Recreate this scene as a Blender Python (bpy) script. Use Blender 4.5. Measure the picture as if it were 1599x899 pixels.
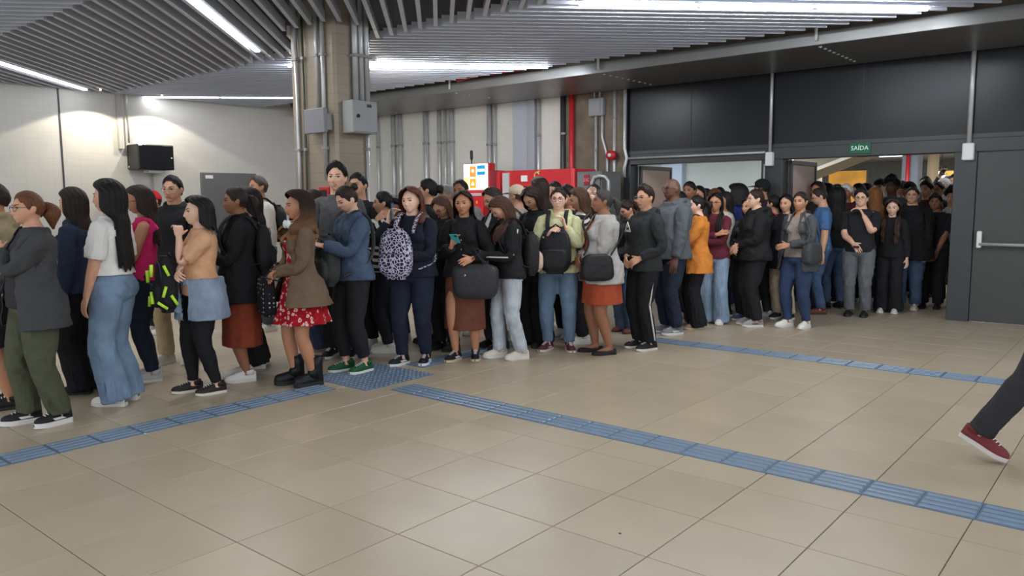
import bpy, bmesh, math, random
import numpy as np
from mathutils import Vector, Matrix
from mathutils.bvhtree import BVHTree

# ------------------------------------------------------------------ camera
scene = bpy.context.scene
for o in list(bpy.data.objects):
    bpy.data.objects.remove(o)
C = scene.collection
CAM_H = 1.5
R3 = np.array([[0.7686507, -0.06627599, 0.63622605],
               [0.63963725, 0.08950555, -0.76344806],
               [-0.00634749, 0.99377877, 0.1111911]])
FPX, CX, CY = 1224.0, 799.5, 449.5
cam = bpy.data.cameras.new('camera')
cam.sensor_width = 36.0
cam.lens = 36.0 * FPX / 1599.0
cam.clip_end = 200
cam_o = bpy.data.objects.new('camera', cam)
C.objects.link(cam_o)
M4 = Matrix([[*R3[0], 0.0], [*R3[1], 0.0], [*R3[2], CAM_H], [0, 0, 0, 1]])
cam_o.matrix_world = M4
scene.camera = cam_o

# ------------------------------------------------------------------ world, exposure
world = bpy.data.worlds.new('world')
scene.world = world
world.use_nodes = True
bg = world.node_tree.nodes['Background']
bg.inputs[0].default_value = (0.84, 0.91, 1.0, 1)
bg.inputs[1].default_value = 2.4
vs = scene.view_settings
vs.view_transform = 'Standard'
vs.look = 'None'
vs.gamma = 1
vs.use_curve_mapping = False
vs.exposure = -0.46
STRIP_W = 26.0          # watts of one ceiling light line
HALL_W = 90.0           # watts of one light in the hall behind the doors
SPOT_W = 95.0          # wall washing spots

def lamp(name, kind, loc, energy, color=(1, 1, 1), parent=None, **kw):
    l = bpy.data.lights.new(name, kind)
    l.energy = energy
    l.color = color
    for k, v in kw.items():
        setattr(l, k, v)
    o = bpy.data.objects.new(name, l)
    C.objects.link(o)
    o.location = loc
    o.parent = parent
    return o

# ------------------------------------------------------------------ helpers
def ray(px, py):
    v = R3 @ np.array([px - CX, -(py - CY), -FPX])
    return v

def floor_at(px, py, z=0.0):
    d = ray(px, py)
    t = (z - CAM_H) / d[2]
    return d[0] * t, d[1] * t

def proj(P):
    c = R3.T @ (np.array(P, float) - np.array([0, 0, CAM_H]))
    return CX + FPX * c[0] / -c[2], CY - FPX * c[1] / -c[2]

def lin(c):
    return tuple((x / 12.92 if x <= 0.04045 else ((x + 0.055) / 1.055) ** 2.4) for x in c)

def rgb(r, g, b):
    return lin((r / 255, g / 255, b / 255))

_mats = {}
def mat(name, col, rough=0.6, metal=0.0, noise=0.0, nscale=8.0, bump=0.0, bscale=30.0, emit=0.0, spec=0.5, coord='Object', alpha=1.0, trans=0.0):
    if name in _mats:
        return _mats[name]
    m = bpy.data.materials.new(name)
    m.use_nodes = True
    nt = m.node_tree
    b = nt.nodes['Principled BSDF']
    b.inputs['Base Color'].default_value = (*col, 1)
    b.inputs['Roughness'].default_value = rough
    b.inputs['Metallic'].default_value = metal
    b.inputs['Specular IOR Level'].default_value = spec
    if trans:
        b.inputs['Transmission Weight'].default_value = trans
    if emit:
        b.inputs['Emission Color'].default_value = (*col, 1)
        b.inputs['Emission Strength'].default_value = emit
    if noise or bump:
        if coord == 'rest':
            tc = nt.nodes.new('ShaderNodeAttribute'); tc.attribute_name = 'rest'; out = tc.outputs['Vector']
        else:
            tc = nt.nodes.new('ShaderNodeTexCoord'); out = tc.outputs[coord]
    if noise:
        n = nt.nodes.new('ShaderNodeTexNoise')
        n.inputs['Scale'].default_value = nscale
        n.inputs['Detail'].default_value = 5
        nt.links.new(out, n.inputs['Vector'])
        mx = nt.nodes.new('ShaderNodeMix'); mx.data_type = 'RGBA'
        mx.inputs['A'].default_value = (*[c * (1 - noise) for c in col], 1)
        mx.inputs['B'].default_value = (*[min(1, c * (1 + noise)) for c in col], 1)
        mr = nt.nodes.new('ShaderNodeMapRange')
        mr.inputs['From Min'].default_value = 0.3; mr.inputs['From Max'].default_value = 0.7
        nt.links.new(n.outputs['Fac'], mr.inputs['Value'])
        nt.links.new(mr.outputs['Result'], mx.inputs['Factor'])
        nt.links.new(mx.outputs['Result'], b.inputs['Base Color'])
    if bump:
        n2 = nt.nodes.new('ShaderNodeTexNoise')
        n2.inputs['Scale'].default_value = bscale
        n2.inputs['Detail'].default_value = 3
        nt.links.new(out, n2.inputs['Vector'])
        bp = nt.nodes.new('ShaderNodeBump')
        bp.inputs['Strength'].default_value = bump
        bp.inputs['Distance'].default_value = 0.02
        nt.links.new(n2.outputs['Fac'], bp.inputs['Height'])
        nt.links.new(bp.outputs['Normal'], b.inputs['Normal'])
    _mats[name] = m
    return m

class MB:
    """collects boxes, tubes and prisms into one mesh"""
    def __init__(s):
        s.v = []; s.f = []; s.mi = []; s.sm = []
    def add(s, vs, fs, mi=0, smooth=False):
        k = len(s.v)
        s.v += [tuple(map(float, p)) for p in vs]
        for f in fs:
            s.f.append(tuple(i + k for i in f)); s.mi.append(mi); s.sm.append(smooth)
        return s
    def box(s, x0, y0, z0, x1, y1, z1, mi=0):
        vs = [(x0,y0,z0),(x1,y0,z0),(x1,y1,z0),(x0,y1,z0),(x0,y0,z1),(x1,y0,z1),(x1,y1,z1),(x0,y1,z1)]
        return s.add(vs, [(3,2,1,0),(4,5,6,7),(0,1,5,4),(1,2,6,5),(2,3,7,6),(3,0,4,7)], mi)
    def bbox(s, x0, y0, z0, x1, y1, z1, b=0.01, mi=0):
        """box with bevelled edges: stacked rings with cut corners"""
        def ring(i, z):
            return [(x0+i+b,y0+i,z),(x1-i-b,y0+i,z),(x1-i,y0+i+b,z),(x1-i,y1-i-b,z),(x1-i-b,y1-i,z),(x0+i+b,y1-i,z),(x0+i,y1-i-b,z),(x0+i,y0+i+b,z)]
        rs = [ring(b*.8, z0), ring(0, z0+b), ring(0, z1-b), ring(b*.8, z1)]
        return s.loft(rs, mi, smooth=False)
    def loft(s, rings, mi=0, smooth=True, caps=True, closed=True):
        n = len(rings[0]); vs = [p for r in rings for p in r]; fs = []
        for i in range(len(rings) - 1):
            for j in range(n if closed else n - 1):
                a = i*n+j; b2 = i*n+(j+1) % n
                fs.append((a, b2, b2+n, a+n))
        if caps:
            fs.append(tuple(range(n-1, -1, -1)))
            fs.append(tuple((len(rings)-1)*n+j for j in range(n)))
        return s.add(vs, fs, mi, smooth)
    def tube(s, pts, r, n=8, mi=0, caps=True, flat=None):
        pts = [np.array(p, float) for p in pts]
        rs = r if hasattr(r, '__len__') else [r]*len(pts)
        rings = []; prev = None
        for i, p in enumerate(pts):
            a = pts[max(0, i-1)]; b2 = pts[min(len(pts)-1, i+1)]
            t = b2 - a; t = t / (np.linalg.norm(t) + 1e-9)
            if prev is None:
                u = np.cross(t, (0, 0, 1.0))
                if np.linalg.norm(u) < .1: u = np.cross(t, (0, 1.0, 0))
            else:
                u = prev - t*np.dot(prev, t)
            u /= np.linalg.norm(u) + 1e-9; prev = u
            w = np.cross(t, u)
            fl = flat if flat else 1.0
            rings.append([tuple(p + rs[i]*(math.cos(k*2*math.pi/n)*u + fl*math.sin(k*2*math.pi/n)*w)) for k in range(n)])
        return s.loft(rings, mi, True, caps)
    def sphere(s, c, r, nu=14, nv=9, mi=0):
        rx, ry, rz = r if hasattr(r, '__len__') else (r, r, r)
        rings = []
        for i in range(nv+1):
            th = 0.02 + (math.pi-.04)*i/nv
            rings.append([(c[0]+rx*math.sin(th)*math.cos(2*math.pi*k/nu), c[1]+ry*math.sin(th)*math.sin(2*math.pi*k/nu), c[2]-rz*math.cos(th)) for k in range(nu)])
        return s.loft(rings, mi, True, True)
    def mesh(s, name, mats):
        me = bpy.data.meshes.new(name)
        me.from_pydata(s.v, [], s.f)
        for m in (mats if isinstance(mats, (list, tuple)) else [mats]):
            me.materials.append(m)
        me.polygons.foreach_set('material_index', s.mi)
        me.polygons.foreach_set('use_smooth', s.sm)
        me.update()
        return me
    def build(s, name, mats, parent=None, loc=None, rz=None):
        o = bpy.data.objects.new(name, s.mesh(name, mats))
        C.objects.link(o)
        o.parent = parent
        if loc is not None: o.location = loc
        if rz is not None: o.rotation_euler = (0, 0, rz)
        return o

def linkmesh(name, me, parent=None, loc=(0, 0, 0), rz=0.0):
    o = bpy.data.objects.new(name, me)
    C.objects.link(o); o.parent = parent; o.location = loc; o.rotation_euler = (0, 0, rz)
    return o

def empty(name, loc=(0, 0, 0), rz=0.0, parent=None):
    o = bpy.data.objects.new(name, None)
    o.empty_display_size = 0.1
    C.objects.link(o); o.location = loc; o.rotation_euler = (0, 0, rz); o.parent = parent
    return o

def tag(o, label, cat, group=None):
    o['label'] = label; o['category'] = cat
    if group: o['group'] = group
    return o

def struct(o, label=None):
    o['kind'] = 'structure'
    if label: o['label'] = label
    return o

def text_mesh(s, size, depth, material, name, parent, loc, rot, align='CENTER'):
    cu = bpy.data.curves.new(name, 'FONT')
    cu.body = s; cu.size = size; cu.extrude = depth; cu.align_x = align; cu.align_y = 'CENTER'
    cu.resolution_u = 2
    tmp = bpy.data.objects.new('tmp_text', cu)
    C.objects.link(tmp)
    dg = bpy.context.evaluated_depsgraph_get()
    me = bpy.data.meshes.new_from_object(tmp.evaluated_get(dg))
    bpy.data.objects.remove(tmp); bpy.data.curves.remove(cu)
    me.materials.clear(); me.materials.append(material)
    o = bpy.data.objects.new(name, me); C.objects.link(o)
    o.parent = parent; o.location = loc; o.rotation_euler = rot
    return o

# ------------------------------------------------------------------ room materials
M_tile = []
for i, k in enumerate((1.0, 0.955, 1.04, 0.985)):
    c = rgb(180, 165, 142)
    M_tile.append(mat('floor_stone_%d' % i, tuple(x*k for x in c), rough=0.34, noise=0.05, nscale=3.0, bump=0.02, bscale=60, spec=0.45))
M_grout = mat('grout', rgb(112, 104, 92), rough=0.9)
M_tac = mat('tactile_blue', rgb(92, 112, 134), rough=0.5, noise=0.08, nscale=5)
M_tacbar = mat('tactile_bar', rgb(124, 143, 163), rough=0.3, noise=0.06, nscale=9)
M_wall = None
M_dark = mat('dark_panel', rgb(24, 26, 31), rough=0.3, noise=0.06, nscale=1.5, spec=0.28)
M_frame = mat('dark_frame', rgb(58, 60, 62), rough=0.45, noise=0.05, nscale=3)
M_steel = mat('conduit_steel', rgb(190, 190, 190), rough=0.32, metal=0.3, noise=0.08, nscale=6)
M_box = mat('grey_enamel', rgb(146, 148, 150), rough=0.45, noise=0.04)
M_black = mat('black_enamel', rgb(32, 32, 33), rough=0.4)
M_slat = mat('slat_aluminium', rgb(200, 206, 219), rough=0.45, metal=0.05, noise=0.05, nscale=3)
M_slab = mat('ceiling_slab', rgb(70, 69, 68), rough=0.95, noise=0.15, nscale=2)
M_conc = mat('raw_concrete', rgb(150, 138, 122), rough=0.85, noise=0.16, nscale=2.2, bump=0.15, bscale=14)
M_conc2 = mat('brown_concrete', rgb(118, 106, 92), rough=0.9, noise=0.3, nscale=3.5, bump=0.2, bscale=10)
M_tray = mat('tray_zinc', rgb(134, 133, 131), rough=0.38, metal=0.55, noise=0.06, nscale=2)
M_red = mat('red_paint', rgb(196, 38, 44), rough=0.4, noise=0.05)
M_green = mat('sign_green', rgb(12, 92, 62), rough=0.5)
M_white = mat('white_plastic', rgb(228, 228, 226), rough=0.5)
M_lamp = mat('lamp_glow', (0.9, 0.95, 1.0), emit=16.0)
M_lamp2 = mat('line_glow', (0.86, 0.93, 1.0), emit=170.0)
M_hlamp = mat('hall_lamp_glow', (0.95, 0.97, 1.0), emit=4.0)
M_house = mat('lamp_housing', rgb(190, 190, 190), rough=0.5)

def brick_mat(name, col, mortar, w, h, ms=0.004, rough=0.35, axis='x'):
    m = bpy.data.materials.new(name); m.use_nodes = True
    nt = m.node_tree; b = nt.nodes['Principled BSDF']
    tc = nt.nodes.new('ShaderNodeTexCoord')
    sep = nt.nodes.new('ShaderNodeSeparateXYZ'); cmb = nt.nodes.new('ShaderNodeCombineXYZ')
    nt.links.new(tc.outputs['Object'], sep.inputs[0])
    nt.links.new(sep.outputs['X' if axis == 'x' else 'Y'], cmb.inputs['X'])
    nt.links.new(sep.outputs['Z'], cmb.inputs['Y'])
    br = nt.nodes.new('ShaderNodeTexBrick')
    br.offset = 0.0
    br.inputs['Color1'].default_value = (*col, 1)
    br.inputs['Color2'].default_value = (*[c*.965 for c in col], 1)
    br.inputs['Mortar'].default_value = (*mortar, 1)
    br.inputs['Scale'].default_value = 1
    br.inputs['Mortar Size'].default_value = ms
    br.inputs['Brick Width'].default_value = w
    br.inputs['Row Height'].default_value = h
    nt.links.new(cmb.outputs[0], br.inputs['Vector'])
    nt.links.new(br.outputs['Color'], b.inputs['Base Color'])
    b.inputs['Roughness'].default_value = rough
    bp = nt.nodes.new('ShaderNodeBump'); bp.invert = True
    bp.inputs['Strength'].default_value = 0.25; bp.inputs['Distance'].default_value = 0.004
    nt.links.new(br.outputs['Fac'], bp.inputs['Height'])
    nt.links.new(bp.outputs['Normal'], b.inputs['Normal'])
    return m
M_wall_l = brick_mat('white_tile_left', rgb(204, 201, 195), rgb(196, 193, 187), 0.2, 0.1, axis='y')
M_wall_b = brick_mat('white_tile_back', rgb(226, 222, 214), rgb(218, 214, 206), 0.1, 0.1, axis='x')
M_col = brick_mat('column_tile', rgb(150, 138, 121), rgb(138, 126, 110), 0.2, 0.1, axis='x', rough=0.4)

# ------------------------------------------------------------------ floor
WX, WY = -13.6, 10.85            # white wall on the left, door wall at the back
CEIL = 3.3
floor = struct(MB().box(-22, -7, -0.2, 9, 42, -0.006).build('floor', M_grout), 'pale stone tiled station floor')
PX, PY = 0.4946, 0.508
X0, Y0 = -1.101, 1.267
tile_me = []
for m in M_tile:
    b = MB(); w, d = PX/2-.0022, PY/2-.0022
    b.loft([[(-w,-d,-.012),(w,-d,-.012),(w,d,-.012),(-w,d,-.012)], [(-w,-d,-.002),(w,-d,-.002),(w,d,-.002),(-w,d,-.002)],
            [(-w+.002,-d+.002,0),(w-.002,-d+.002,0),(w-.002,d-.002,0),(-w+.002,d-.002,0)]], smooth=False)
    tile_me.append(b.mesh('floor_tile', m))
rng = random.Random(4)
cells = []
for i in range(-28, 22):
    for j in range(-8, 62):
        cx, cy = X0 - PX*(i+.5), Y0 + PY*(j+.5)
        cells.append((cx, cy))
def tile_score(c):
    v = R3.T @ np.array([c[0], c[1], -CAM_H]); d = -v[2]
    if d < .5: return 0
    u, w = proj((c[0], c[1], 0))
    if not (-120 < u < 1720 and w < 1010): return 0
    # the queue hides the floor behind it
    if c[0] < -5.2 and c[1] > 2.2 + 0: return 1e-3/d
    if w < 500: return 1e-3/d
    return 1/d**2
cells.sort(key=tile_score, reverse=True)
rest = MB()
for n, (cx, cy) in enumerate(cells):
    if n < 290:
        linkmesh('floor_tile', tile_me[rng.choice((0, 0, 1, 2, 3))], floor, (cx, cy, 0))
    else:
        w, d = PX/2-.0022, PY/2-.0022
        rest.add([(cx-w,cy-d,0),(cx+w,cy-d,0),(cx+w,cy+d,0),(cx-w,cy+d,0)], [(0,1,2,3)], rng.choice((0, 0, 1, 2, 3)))
o = rest.build('distant_floor_tiles', M_tile, floor); o['kind'] = 'stuff'

def guide_mesh():
    b = MB(); w = .1265; z = .004
    b.box(-w, -w, -.01, w, w, z)
    for k in range(4):
        y = -.09 + k*.06
        b.loft([[(-.118,y-.017,z),(.118,y-.017,z),(.118,y+.017,z),(-.118,y+.017,z)], [(-.112,y-.011,z+.005),(.112,y-.011,z+.005),(.112,y+.011,z+.005),(-.112,y+.011,z+.005)]], 1, False)
    return b.mesh('tactile_guide_tile', [M_tac, M_tacbar])
def warn_mesh():
    b = MB(); w = .1265; z = .004
    b.box(-w, -w, -.01, w, w, z)
    for i in range(5):
        for j in range(5):
            x, y = -.1+.05*i, -.1+.05*j
            r1, r2 = .016, .01
            b.loft([[(x+r1*math.cos(t), y+r1*math.sin(t), z) for t in np.linspace(0, 2*math.pi, 7)[:6]], [(x+r2*math.cos(t), y+r2*math.sin(t), z+.005) for t in np.linspace(0, 2*math.pi, 7)[:6]]], 1, False)
    return b.mesh('tactile_warning_tile', [M_tac, M_tacbar])
G, Wn = guide_mesh(), warn_mesh()
step = .2551
for k in range(24):                                   # line running to the right foreground
    x = -.597 + .1275 + step*(5-k)
    if x > -4.72: linkmesh('tactile_guide_tile', G, floor, (x, 4.215, 0))
for k in range(-2, 18):                               # far line in front of the doors
    x = -1.117 + .1275 + step*(5-k)
    if -4.9 < x < 1.2: linkmesh('tactile_guide_tile', G, floor, (x, 7.37, 0))
for k in range(12):                                   # line on the left below the queue
    y = 1.13 + .258*k
    if y < 3.85: linkmesh('tactile_guide_tile', G, floor, (-5.17, y, 0), math.pi/2)
for k in range(11):
    y = 4.96 + .255*k
    linkmesh('tactile_guide_tile', G, floor, (-5.2, y, 0), math.pi/2)
for i in range(3):
    for j in range(3):
        linkmesh('tactile_warning_tile', Wn, floor, (-5.44+.255*i, 4.07+.255*j, 0))
for k in range(14):                                   # a line deep in the hall on the left
    linkmesh('tactile_guide_tile', G, floor, (-9.6, 5.4+.255*k, 0), math.pi/2)
# small litter on the floor
fx, fy = floor_at(602/2.6525, 560+312/2.6525)
tag(MB().bbox(-.011, -.006, 0, .011, .006, .004, .002).build('paper_scrap', M_white, loc=(fx, fy, 0.001), rz=.3), 'tiny white paper scrap on the floor beside the left tactile line', 'litter')
fx, fy = floor_at(968, 833)
tag(MB().bbox(-.006, -.004, 0, .006, .005, .003, .0015).build('dirt_speck', M_black, loc=(fx, fy, 0.001)), 'tiny dark speck on a bare foreground tile', 'litter')

# ------------------------------------------------------------------ walls
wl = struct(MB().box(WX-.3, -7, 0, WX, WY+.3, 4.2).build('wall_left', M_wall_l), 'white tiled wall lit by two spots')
# joints and thin pipes on the left wall
for y in (5.14,):
    MB().box(WX, y-.012, 0, WX+.012, y+.012, 4.0).build('wall_joint', M_frame, wl)
MB().box(WX, 6.02, 2.4, WX+.07, 6.1, 4.0).build('wall_joint_cover', mat('joint_cover', rgb(176, 172, 165), rough=.6), wl)
o = MB()
o.tube([(WX+.06, 6.18, 3.9), (WX+.06, 6.18, 2.5)], .018, 8)
tag(o.build('conduit_pipe', M_steel), 'thin vertical conduit on the white wall above the black equipment rack', 'pipe')
o = MB(); o.tube([(WX+.06, 6.55, 2.05), (WX+.06, 6.55, 0.3)], .014, 8)
tag(o.build('conduit_pipe', M_steel), 'thin vertical conduit on the white wall below the black equipment rack', 'pipe')

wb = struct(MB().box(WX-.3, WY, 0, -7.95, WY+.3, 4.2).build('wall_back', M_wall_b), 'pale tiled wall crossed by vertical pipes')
wc = struct(MB().box(-7.95, WY-.02, 0, -6.66, WY+.3, 4.2).build('wall_concrete', M_conc2), 'bare brown concrete wall beside the doors')
struct(MB().bbox(-8.95, WY-.06, 0, -8.62, WY+.01, 3.9, .01).build('trim_1', mat('pilaster_blue', rgb(184, 188, 200), rough=.5, noise=.03)), 'pale bluish pilaster strip on the back wall')
struct(MB().bbox(-8.6, WY-.1, 0, -8.45, WY+.01, 3.9, .01).build('trim_2', mat('pilaster_blue2', rgb(170, 172, 180), rough=.5, noise=.03)), 'narrow grey pilaster strip on the back wall')

def pipe(x, r, label, z0=.1, z1=3.6, y=WY-.06, m=M_steel, clamps=(2.6, 1.6), parent=None):
    t = empty('vertical_pipe', (x, y, z0))
    MB().tube([(0, 0, 0), (0, 0, z1-z0)], r, 10).build('pipe', m, t)
    for c in clamps:
        if z0 < c < z1:
            MB().tube([(0, 0, c-z0-.02), (0, 0, c-z0+.02)], r*1.35, 10).build('clamp', M_box, t)
    return tag(t, label, 'pipe')
pipe(-12.55, .03, 'lone thin steel pipe on the back wall close beside the tiled column')
pipe(-12.08, .045, 'left pipe of the closely set pair nearest the column')
pipe(-11.88, .045, 'right pipe of the closely set pair nearest the column')
pipe(-11.14, .05, 'single thick steel pipe between the pair and the group of three')
pipe(-10.78, .035, 'leftmost pipe of the group of three on the back wall')
pipe(-10.62, .03, 'middle pipe of the group of three on the back wall')
pipe(-10.45, .045, 'rightmost pipe of the group of three on the back wall')
pipe(-9.5, .045, 'steel pipe above the self service kiosk screen, left of two', clamps=(2.5, 2.0))
pipe(-9.38, .03, 'steel pipe above the self service kiosk screen, right of two', clamps=(2.5, 2.0))
pipe(-8.38, .03, 'thin pipe against the grey pilaster strip')
pipe(-7.86, .04, 'dark thin pipe along the edge of the concrete wall', m=M_frame)
pipe(-7.66, .042, 'bright red fire water riser on the concrete wall', y=WY-.09, m=M_red, clamps=())
pipe(-7.2, .025, 'conduit dropping from the small box on the concrete wall', z1=2.85, clamps=(2.3,))
o = MB(); o.tube([(-7.08, WY-.06, 2.85), (-7.08, WY-.06, 2.5), (-6.98, WY-.06, 2.2), (-6.98, WY-.06, .4)], .022, 8)
tag(o.build('conduit_pipe', M_steel), 'bent conduit leaving the small box on the concrete wall', 'pipe')
for dx in (0, .1):
    o = MB(); o.tube([(-7.23+dx, WY-.06, 3.12), (-7.23+dx, WY-.06, 3.7)], .018, 8)
    tag(o.build('conduit_pipe', M_steel), ('left' if dx == 0 else 'right') + ' short conduit rising out of the small box on the concrete wall', 'pipe')
o = empty('junction_box', (-7.18, WY-.12, 2.84)); MB().bbox(-.14, 0, 0, .14, .1, .28, .015).build('body', M_box, o); MB().bbox(-.1, -.015, .04, .1, .0, .24, .005).build('cover', M_box, o)
tag(o, 'small grey junction box high on the concrete wall', 'junction box')
pipe(-6.86, .028, 'conduit carrying the red round fire alarm', y=WY-.035, clamps=(2.8, 1.9, 1.5))
o = empty('fire_alarm_bell', (-6.86, WY-.122, 2.2))
b = MB(); b.tube([(0, -.05, 0), (0, .06, 0)], .075, 16); b.build('housing', M_red, o)
b = MB(); b.tube([(0, -.075, 0), (0, -.05, 0)], .03, 12); b.build('centre_cap', M_white, o)
tag(o, 'round red fire alarm on a conduit by the left doors', 'alarm')
o = MB(); o.tube([(-6.62, WY-.12, 3.6), (-6.62, WY-.12, 2.3), (-6.58, WY-.12, 2.15), (-6.62, WY-.12, 2.0), (-6.62, WY-.12, 1.85)], .028, 10)
tag(o.build('conduit_pipe', M_steel), 'steel conduit with a kink at the left edge of the dark door wall', 'pipe')
# dark door wall with two openings
wd = struct(MB().box(-6.66, WY-.05, 2.22, 9, WY+.15, 4.2).build('wall_door', M_dark), 'glossy dark panelled wall above the exit doors')
for x in (-5.52, -3.1, -.7):
    MB().box(x-.004, WY-.056, 2.24, x+.004, WY-.05, 4.0).build('panel_joint', M_black, wd)
MB().box(-6.66, WY-.07, 2.2, 9, WY+.16, 2.25).build('panel_rail', M_frame, wd)
tr = 1
def frame_post(x0, x1, z0, z1, y0=WY-.07, y1=WY+.17, label=None, m=M_frame):
    global tr
    tr += 1
    return struct(MB().bbox(x0, y0, z0, x1, y1, z1, .006).build('trim_%d' % (tr+1), m), label)
frame_post(-6.66, 9, 2.04, 2.2, label='dark steel header above the doors')
frame_post(-6.66, -6.54, 0, 2.04, label='dark door post beside the concrete wall')
frame_post(-4.42, -4.12, 0, 2.04, label='dark post between the two exits')
frame_post(-2.02, -1.78, 0, 2.04, label='wide dark post between the exit and the closed door')
frame_post(-.2, 9, 0, 2.04, label='dark wall right of the closed door')
# closed door on the right with push bar
d3 = struct(MB().bbox(-1.775, WY-.05, .01, -.2, WY+.02, 2.035, .006).build('door_3', mat('door_paint', rgb(66, 67, 66), rough=.5, noise=.04)), 'closed grey steel door with a push bar')
b = MB(); b.bbox(-1.73, WY-.13, .9, -1.68, WY-.05, 1.1, .01); b.bbox(-.3, WY-.13, .9, -.25, WY-.05, 1.1, .01); b.build('bar_bracket', M_white, d3)
b = MB(); b.tube([(-1.70, WY-.12, .945), (-.28, WY-.12, .945)], .02, 10); b.build('push_bar', M_steel, d3)
# open leaves swung into the next hall
def open_leaf(n, x, side):
    r = struct(empty('door_%d' % n, (x, WY+.15, 0)), 'open dark door leaf with a glossy upper panel')
    MB().bbox(-.025, 0, .01, .025, .05, 2.03, .004).build('stile', M_frame, r)
    MB().bbox(-.025, .97, .01, .025, 1.02, 2.03, .004).build('stile', M_frame, r)
    MB().bbox(-.025, .05, 1.97, .025, .97, 2.03, .004).build('rail', M_frame, r)
    MB().bbox(-.025, .05, .01, .025, .97, 1.0, .004).build('lower_panel', M_frame, r)
    MB().bbox(-.012, .05, 1.0, .012, .97, 1.97, .002).build('pane', mat('leaf_painted_reflection', rgb(214, 186, 172), rough=.25), r)  # pinkish base colour stands in for the ceiling mirrored in the pane
    b = MB(); b.tube([(.06*side, .2, .95), (.06*side, .85, .95)], .018, 8); b.build('push_bar', M_steel, r)
    return r
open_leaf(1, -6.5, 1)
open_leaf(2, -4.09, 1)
# conduits on the dark wall
o = empty('wall_conduit', (-4.29, WY-.1, 2.0))
MB().tube([(0, 0, .12), (0, 0, 1.6)], .022, 10).build('pipe', M_steel, o); MB().bbox(-.05, -.05, -.05, .05, .05, .14, .01).build('end_box', M_white, o)
tag(o, 'vertical steel conduit with end box on the dark wall between the exits', 'pipe')
o = empty('wall_conduit', (-1.87, WY-.1, 2.0))
MB().tube([(0, 0, .12), (0, 0, 1.6)], .028, 10).build('pipe', M_steel, o); MB().bbox(-.06, -.05, -.06, .06, .05, .14, .01).build('end_box', M_white, o)
tag(o, 'vertical steel conduit with end box left of the closed door', 'pipe')
o = MB(); o.tube([(-6.6, WY-.1, 2.14), (-4.36, WY-.1, 2.14)], .018, 8)
tag(o.build('horizontal_conduit', M_steel), 'thin horizontal conduit along the header of the left exit', 'pipe')
o = MB(); o.tube([(-4.36, WY-.11, 1.98), (-4.36, WY-.11, 1.2)], .014, 8)
tag(o.build('conduit_pipe', M_steel), 'short conduit dropping on the post between the exits', 'pipe')
sg = empty('exit_sign', (-3.11, WY-.085, 2.14))
MB().bbox(-.135, 0, -.07, .135, .012, .07, .003).build('panel', M_green, sg)
text_mesh('SAÍDA', .078, .001, mat('sign_letter', rgb(205, 232, 215), rough=.5, emit=.35), 'lettering', sg, (0, -.002, 0), (math.pi/2, 0, 0))
tag(sg, 'small green SAÍDA exit sign above the right exit', 'sign')

# ------------------------------------------------------------------ ceiling
ceil = struct(MB().box(-22, -2.6, 3.95, 2.6, 13, 4.15).build('ceiling', M_slab), 'dark slab behind the hanging aluminium slats')
COL = (-7.38, -6.62, 5.14, 5.55)     # column x0, x1, y0, y1
S = .16*math.sqrt(2)
slat_cache = {}
def slat(p0, p1):
    d = math.hypot(p1[0]-p0[0], p1[1]-p0[1])
    if d < .08: return
    k = round(d, 2)
    if k not in slat_cache:
        b = MB(); b.box(0, -.014, 0, k, .014, .1); b.box(0, -.02, -.004, k, .02, .004)
        slat_cache[k] = b.mesh('slat', M_slat)
    o = linkmesh('slat', slat_cache[k], ceil, (p0[0], p0[1], CEIL), math.atan2(p1[1]-p0[1], p1[0]-p0[0]))
def band(y0, y1, sgn, xa, xb):
    """slats between the lines Y=y0 and Y=y1; sgn +1 runs along (1,1), -1 along (-1,1)"""
    n = int((xb-xa)/S)
    for i in range(n):
        x = xa + i*S
        a = np.array([x, y0]); e = np.array([x + sgn*(y1-y0), y1])
        t0, t1 = 0.0, 1.0
        for P, q in ((a, e),):
            dx = e[0]-a[0]
            tw = (WX+.02-a[0])/dx
            if dx > 0: t0 = max(t0, tw)
            else: t1 = min(t1, tw)
        if t1-t0 < .03: continue
        f = lambda t: a + (e-a)*t
        # cut around the column
        ins = [t for t in np.linspace(t0, t1, 200) if COL[0]-.1 < f(t)[0] < COL[1]+.1 and COL[2]-.1 < f(t)[1] < COL[3]+.1]
        if ins:
            slat(f(t0), f(ins[0])); slat(f(ins[-1]), f(t1))
        else:
            slat(f(t0), f(t1))
band(3.2, 5.94, -1, -13.4, 2.0)
band(5.96, 8.72, 1, -16.3, -.6)
band(.45, 3.18, 1, -14.5, -6.0)

def light_line(p0, p1, label, w=STRIP_W, segs=2, col=(1, .98, .95), up=0.0, line=False):
    p0 = np.array(p0); p1 = np.array(p1); d = np.linalg.norm(p1-p0)
    t = empty('ceiling_light', (p0[0], p0[1], CEIL-.005+up), math.atan2(p1[1]-p0[1], p1[0]-p0[0]))
    MB().box(0, -.035, .012, d, .035, .08).build('housing', M_house, t)
    L = d/segs
    if up < 0:
        for q in (.15, .85): MB().tube([(d*q, 0, .07), (d*q, 0, .10-up)], .006, 6).build('hanger', M_steel, t)
    for i in range(segs):
        (MB().box(i*L+.03, -.028, -.012, (i+1)*L-.03, .028, .012) if not line else MB().box(i*L+.03, -.014, -.016, (i+1)*L-.03, .014, .012)).build('diffuser', M_lamp2 if line else M_lamp, t)
    a = lamp('light', 'AREA', (d/2, 0, -.02), w, col, t, shape='RECTANGLE', size=d-.1, size_y=.1)
    return tag(t, label, 'ceiling light')
def seg(c, y0, y1, sgn):
    f = (lambda y: (y + c, y)) if sgn > 0 else (lambda y: (c - y, y))
    return f(y0), f(y1)
light_line(*seg(-3.04, 3.3, 5.5, -1), 'bright linear ceiling light left of the column top', segs=2, w=STRIP_W*1.6)
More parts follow.
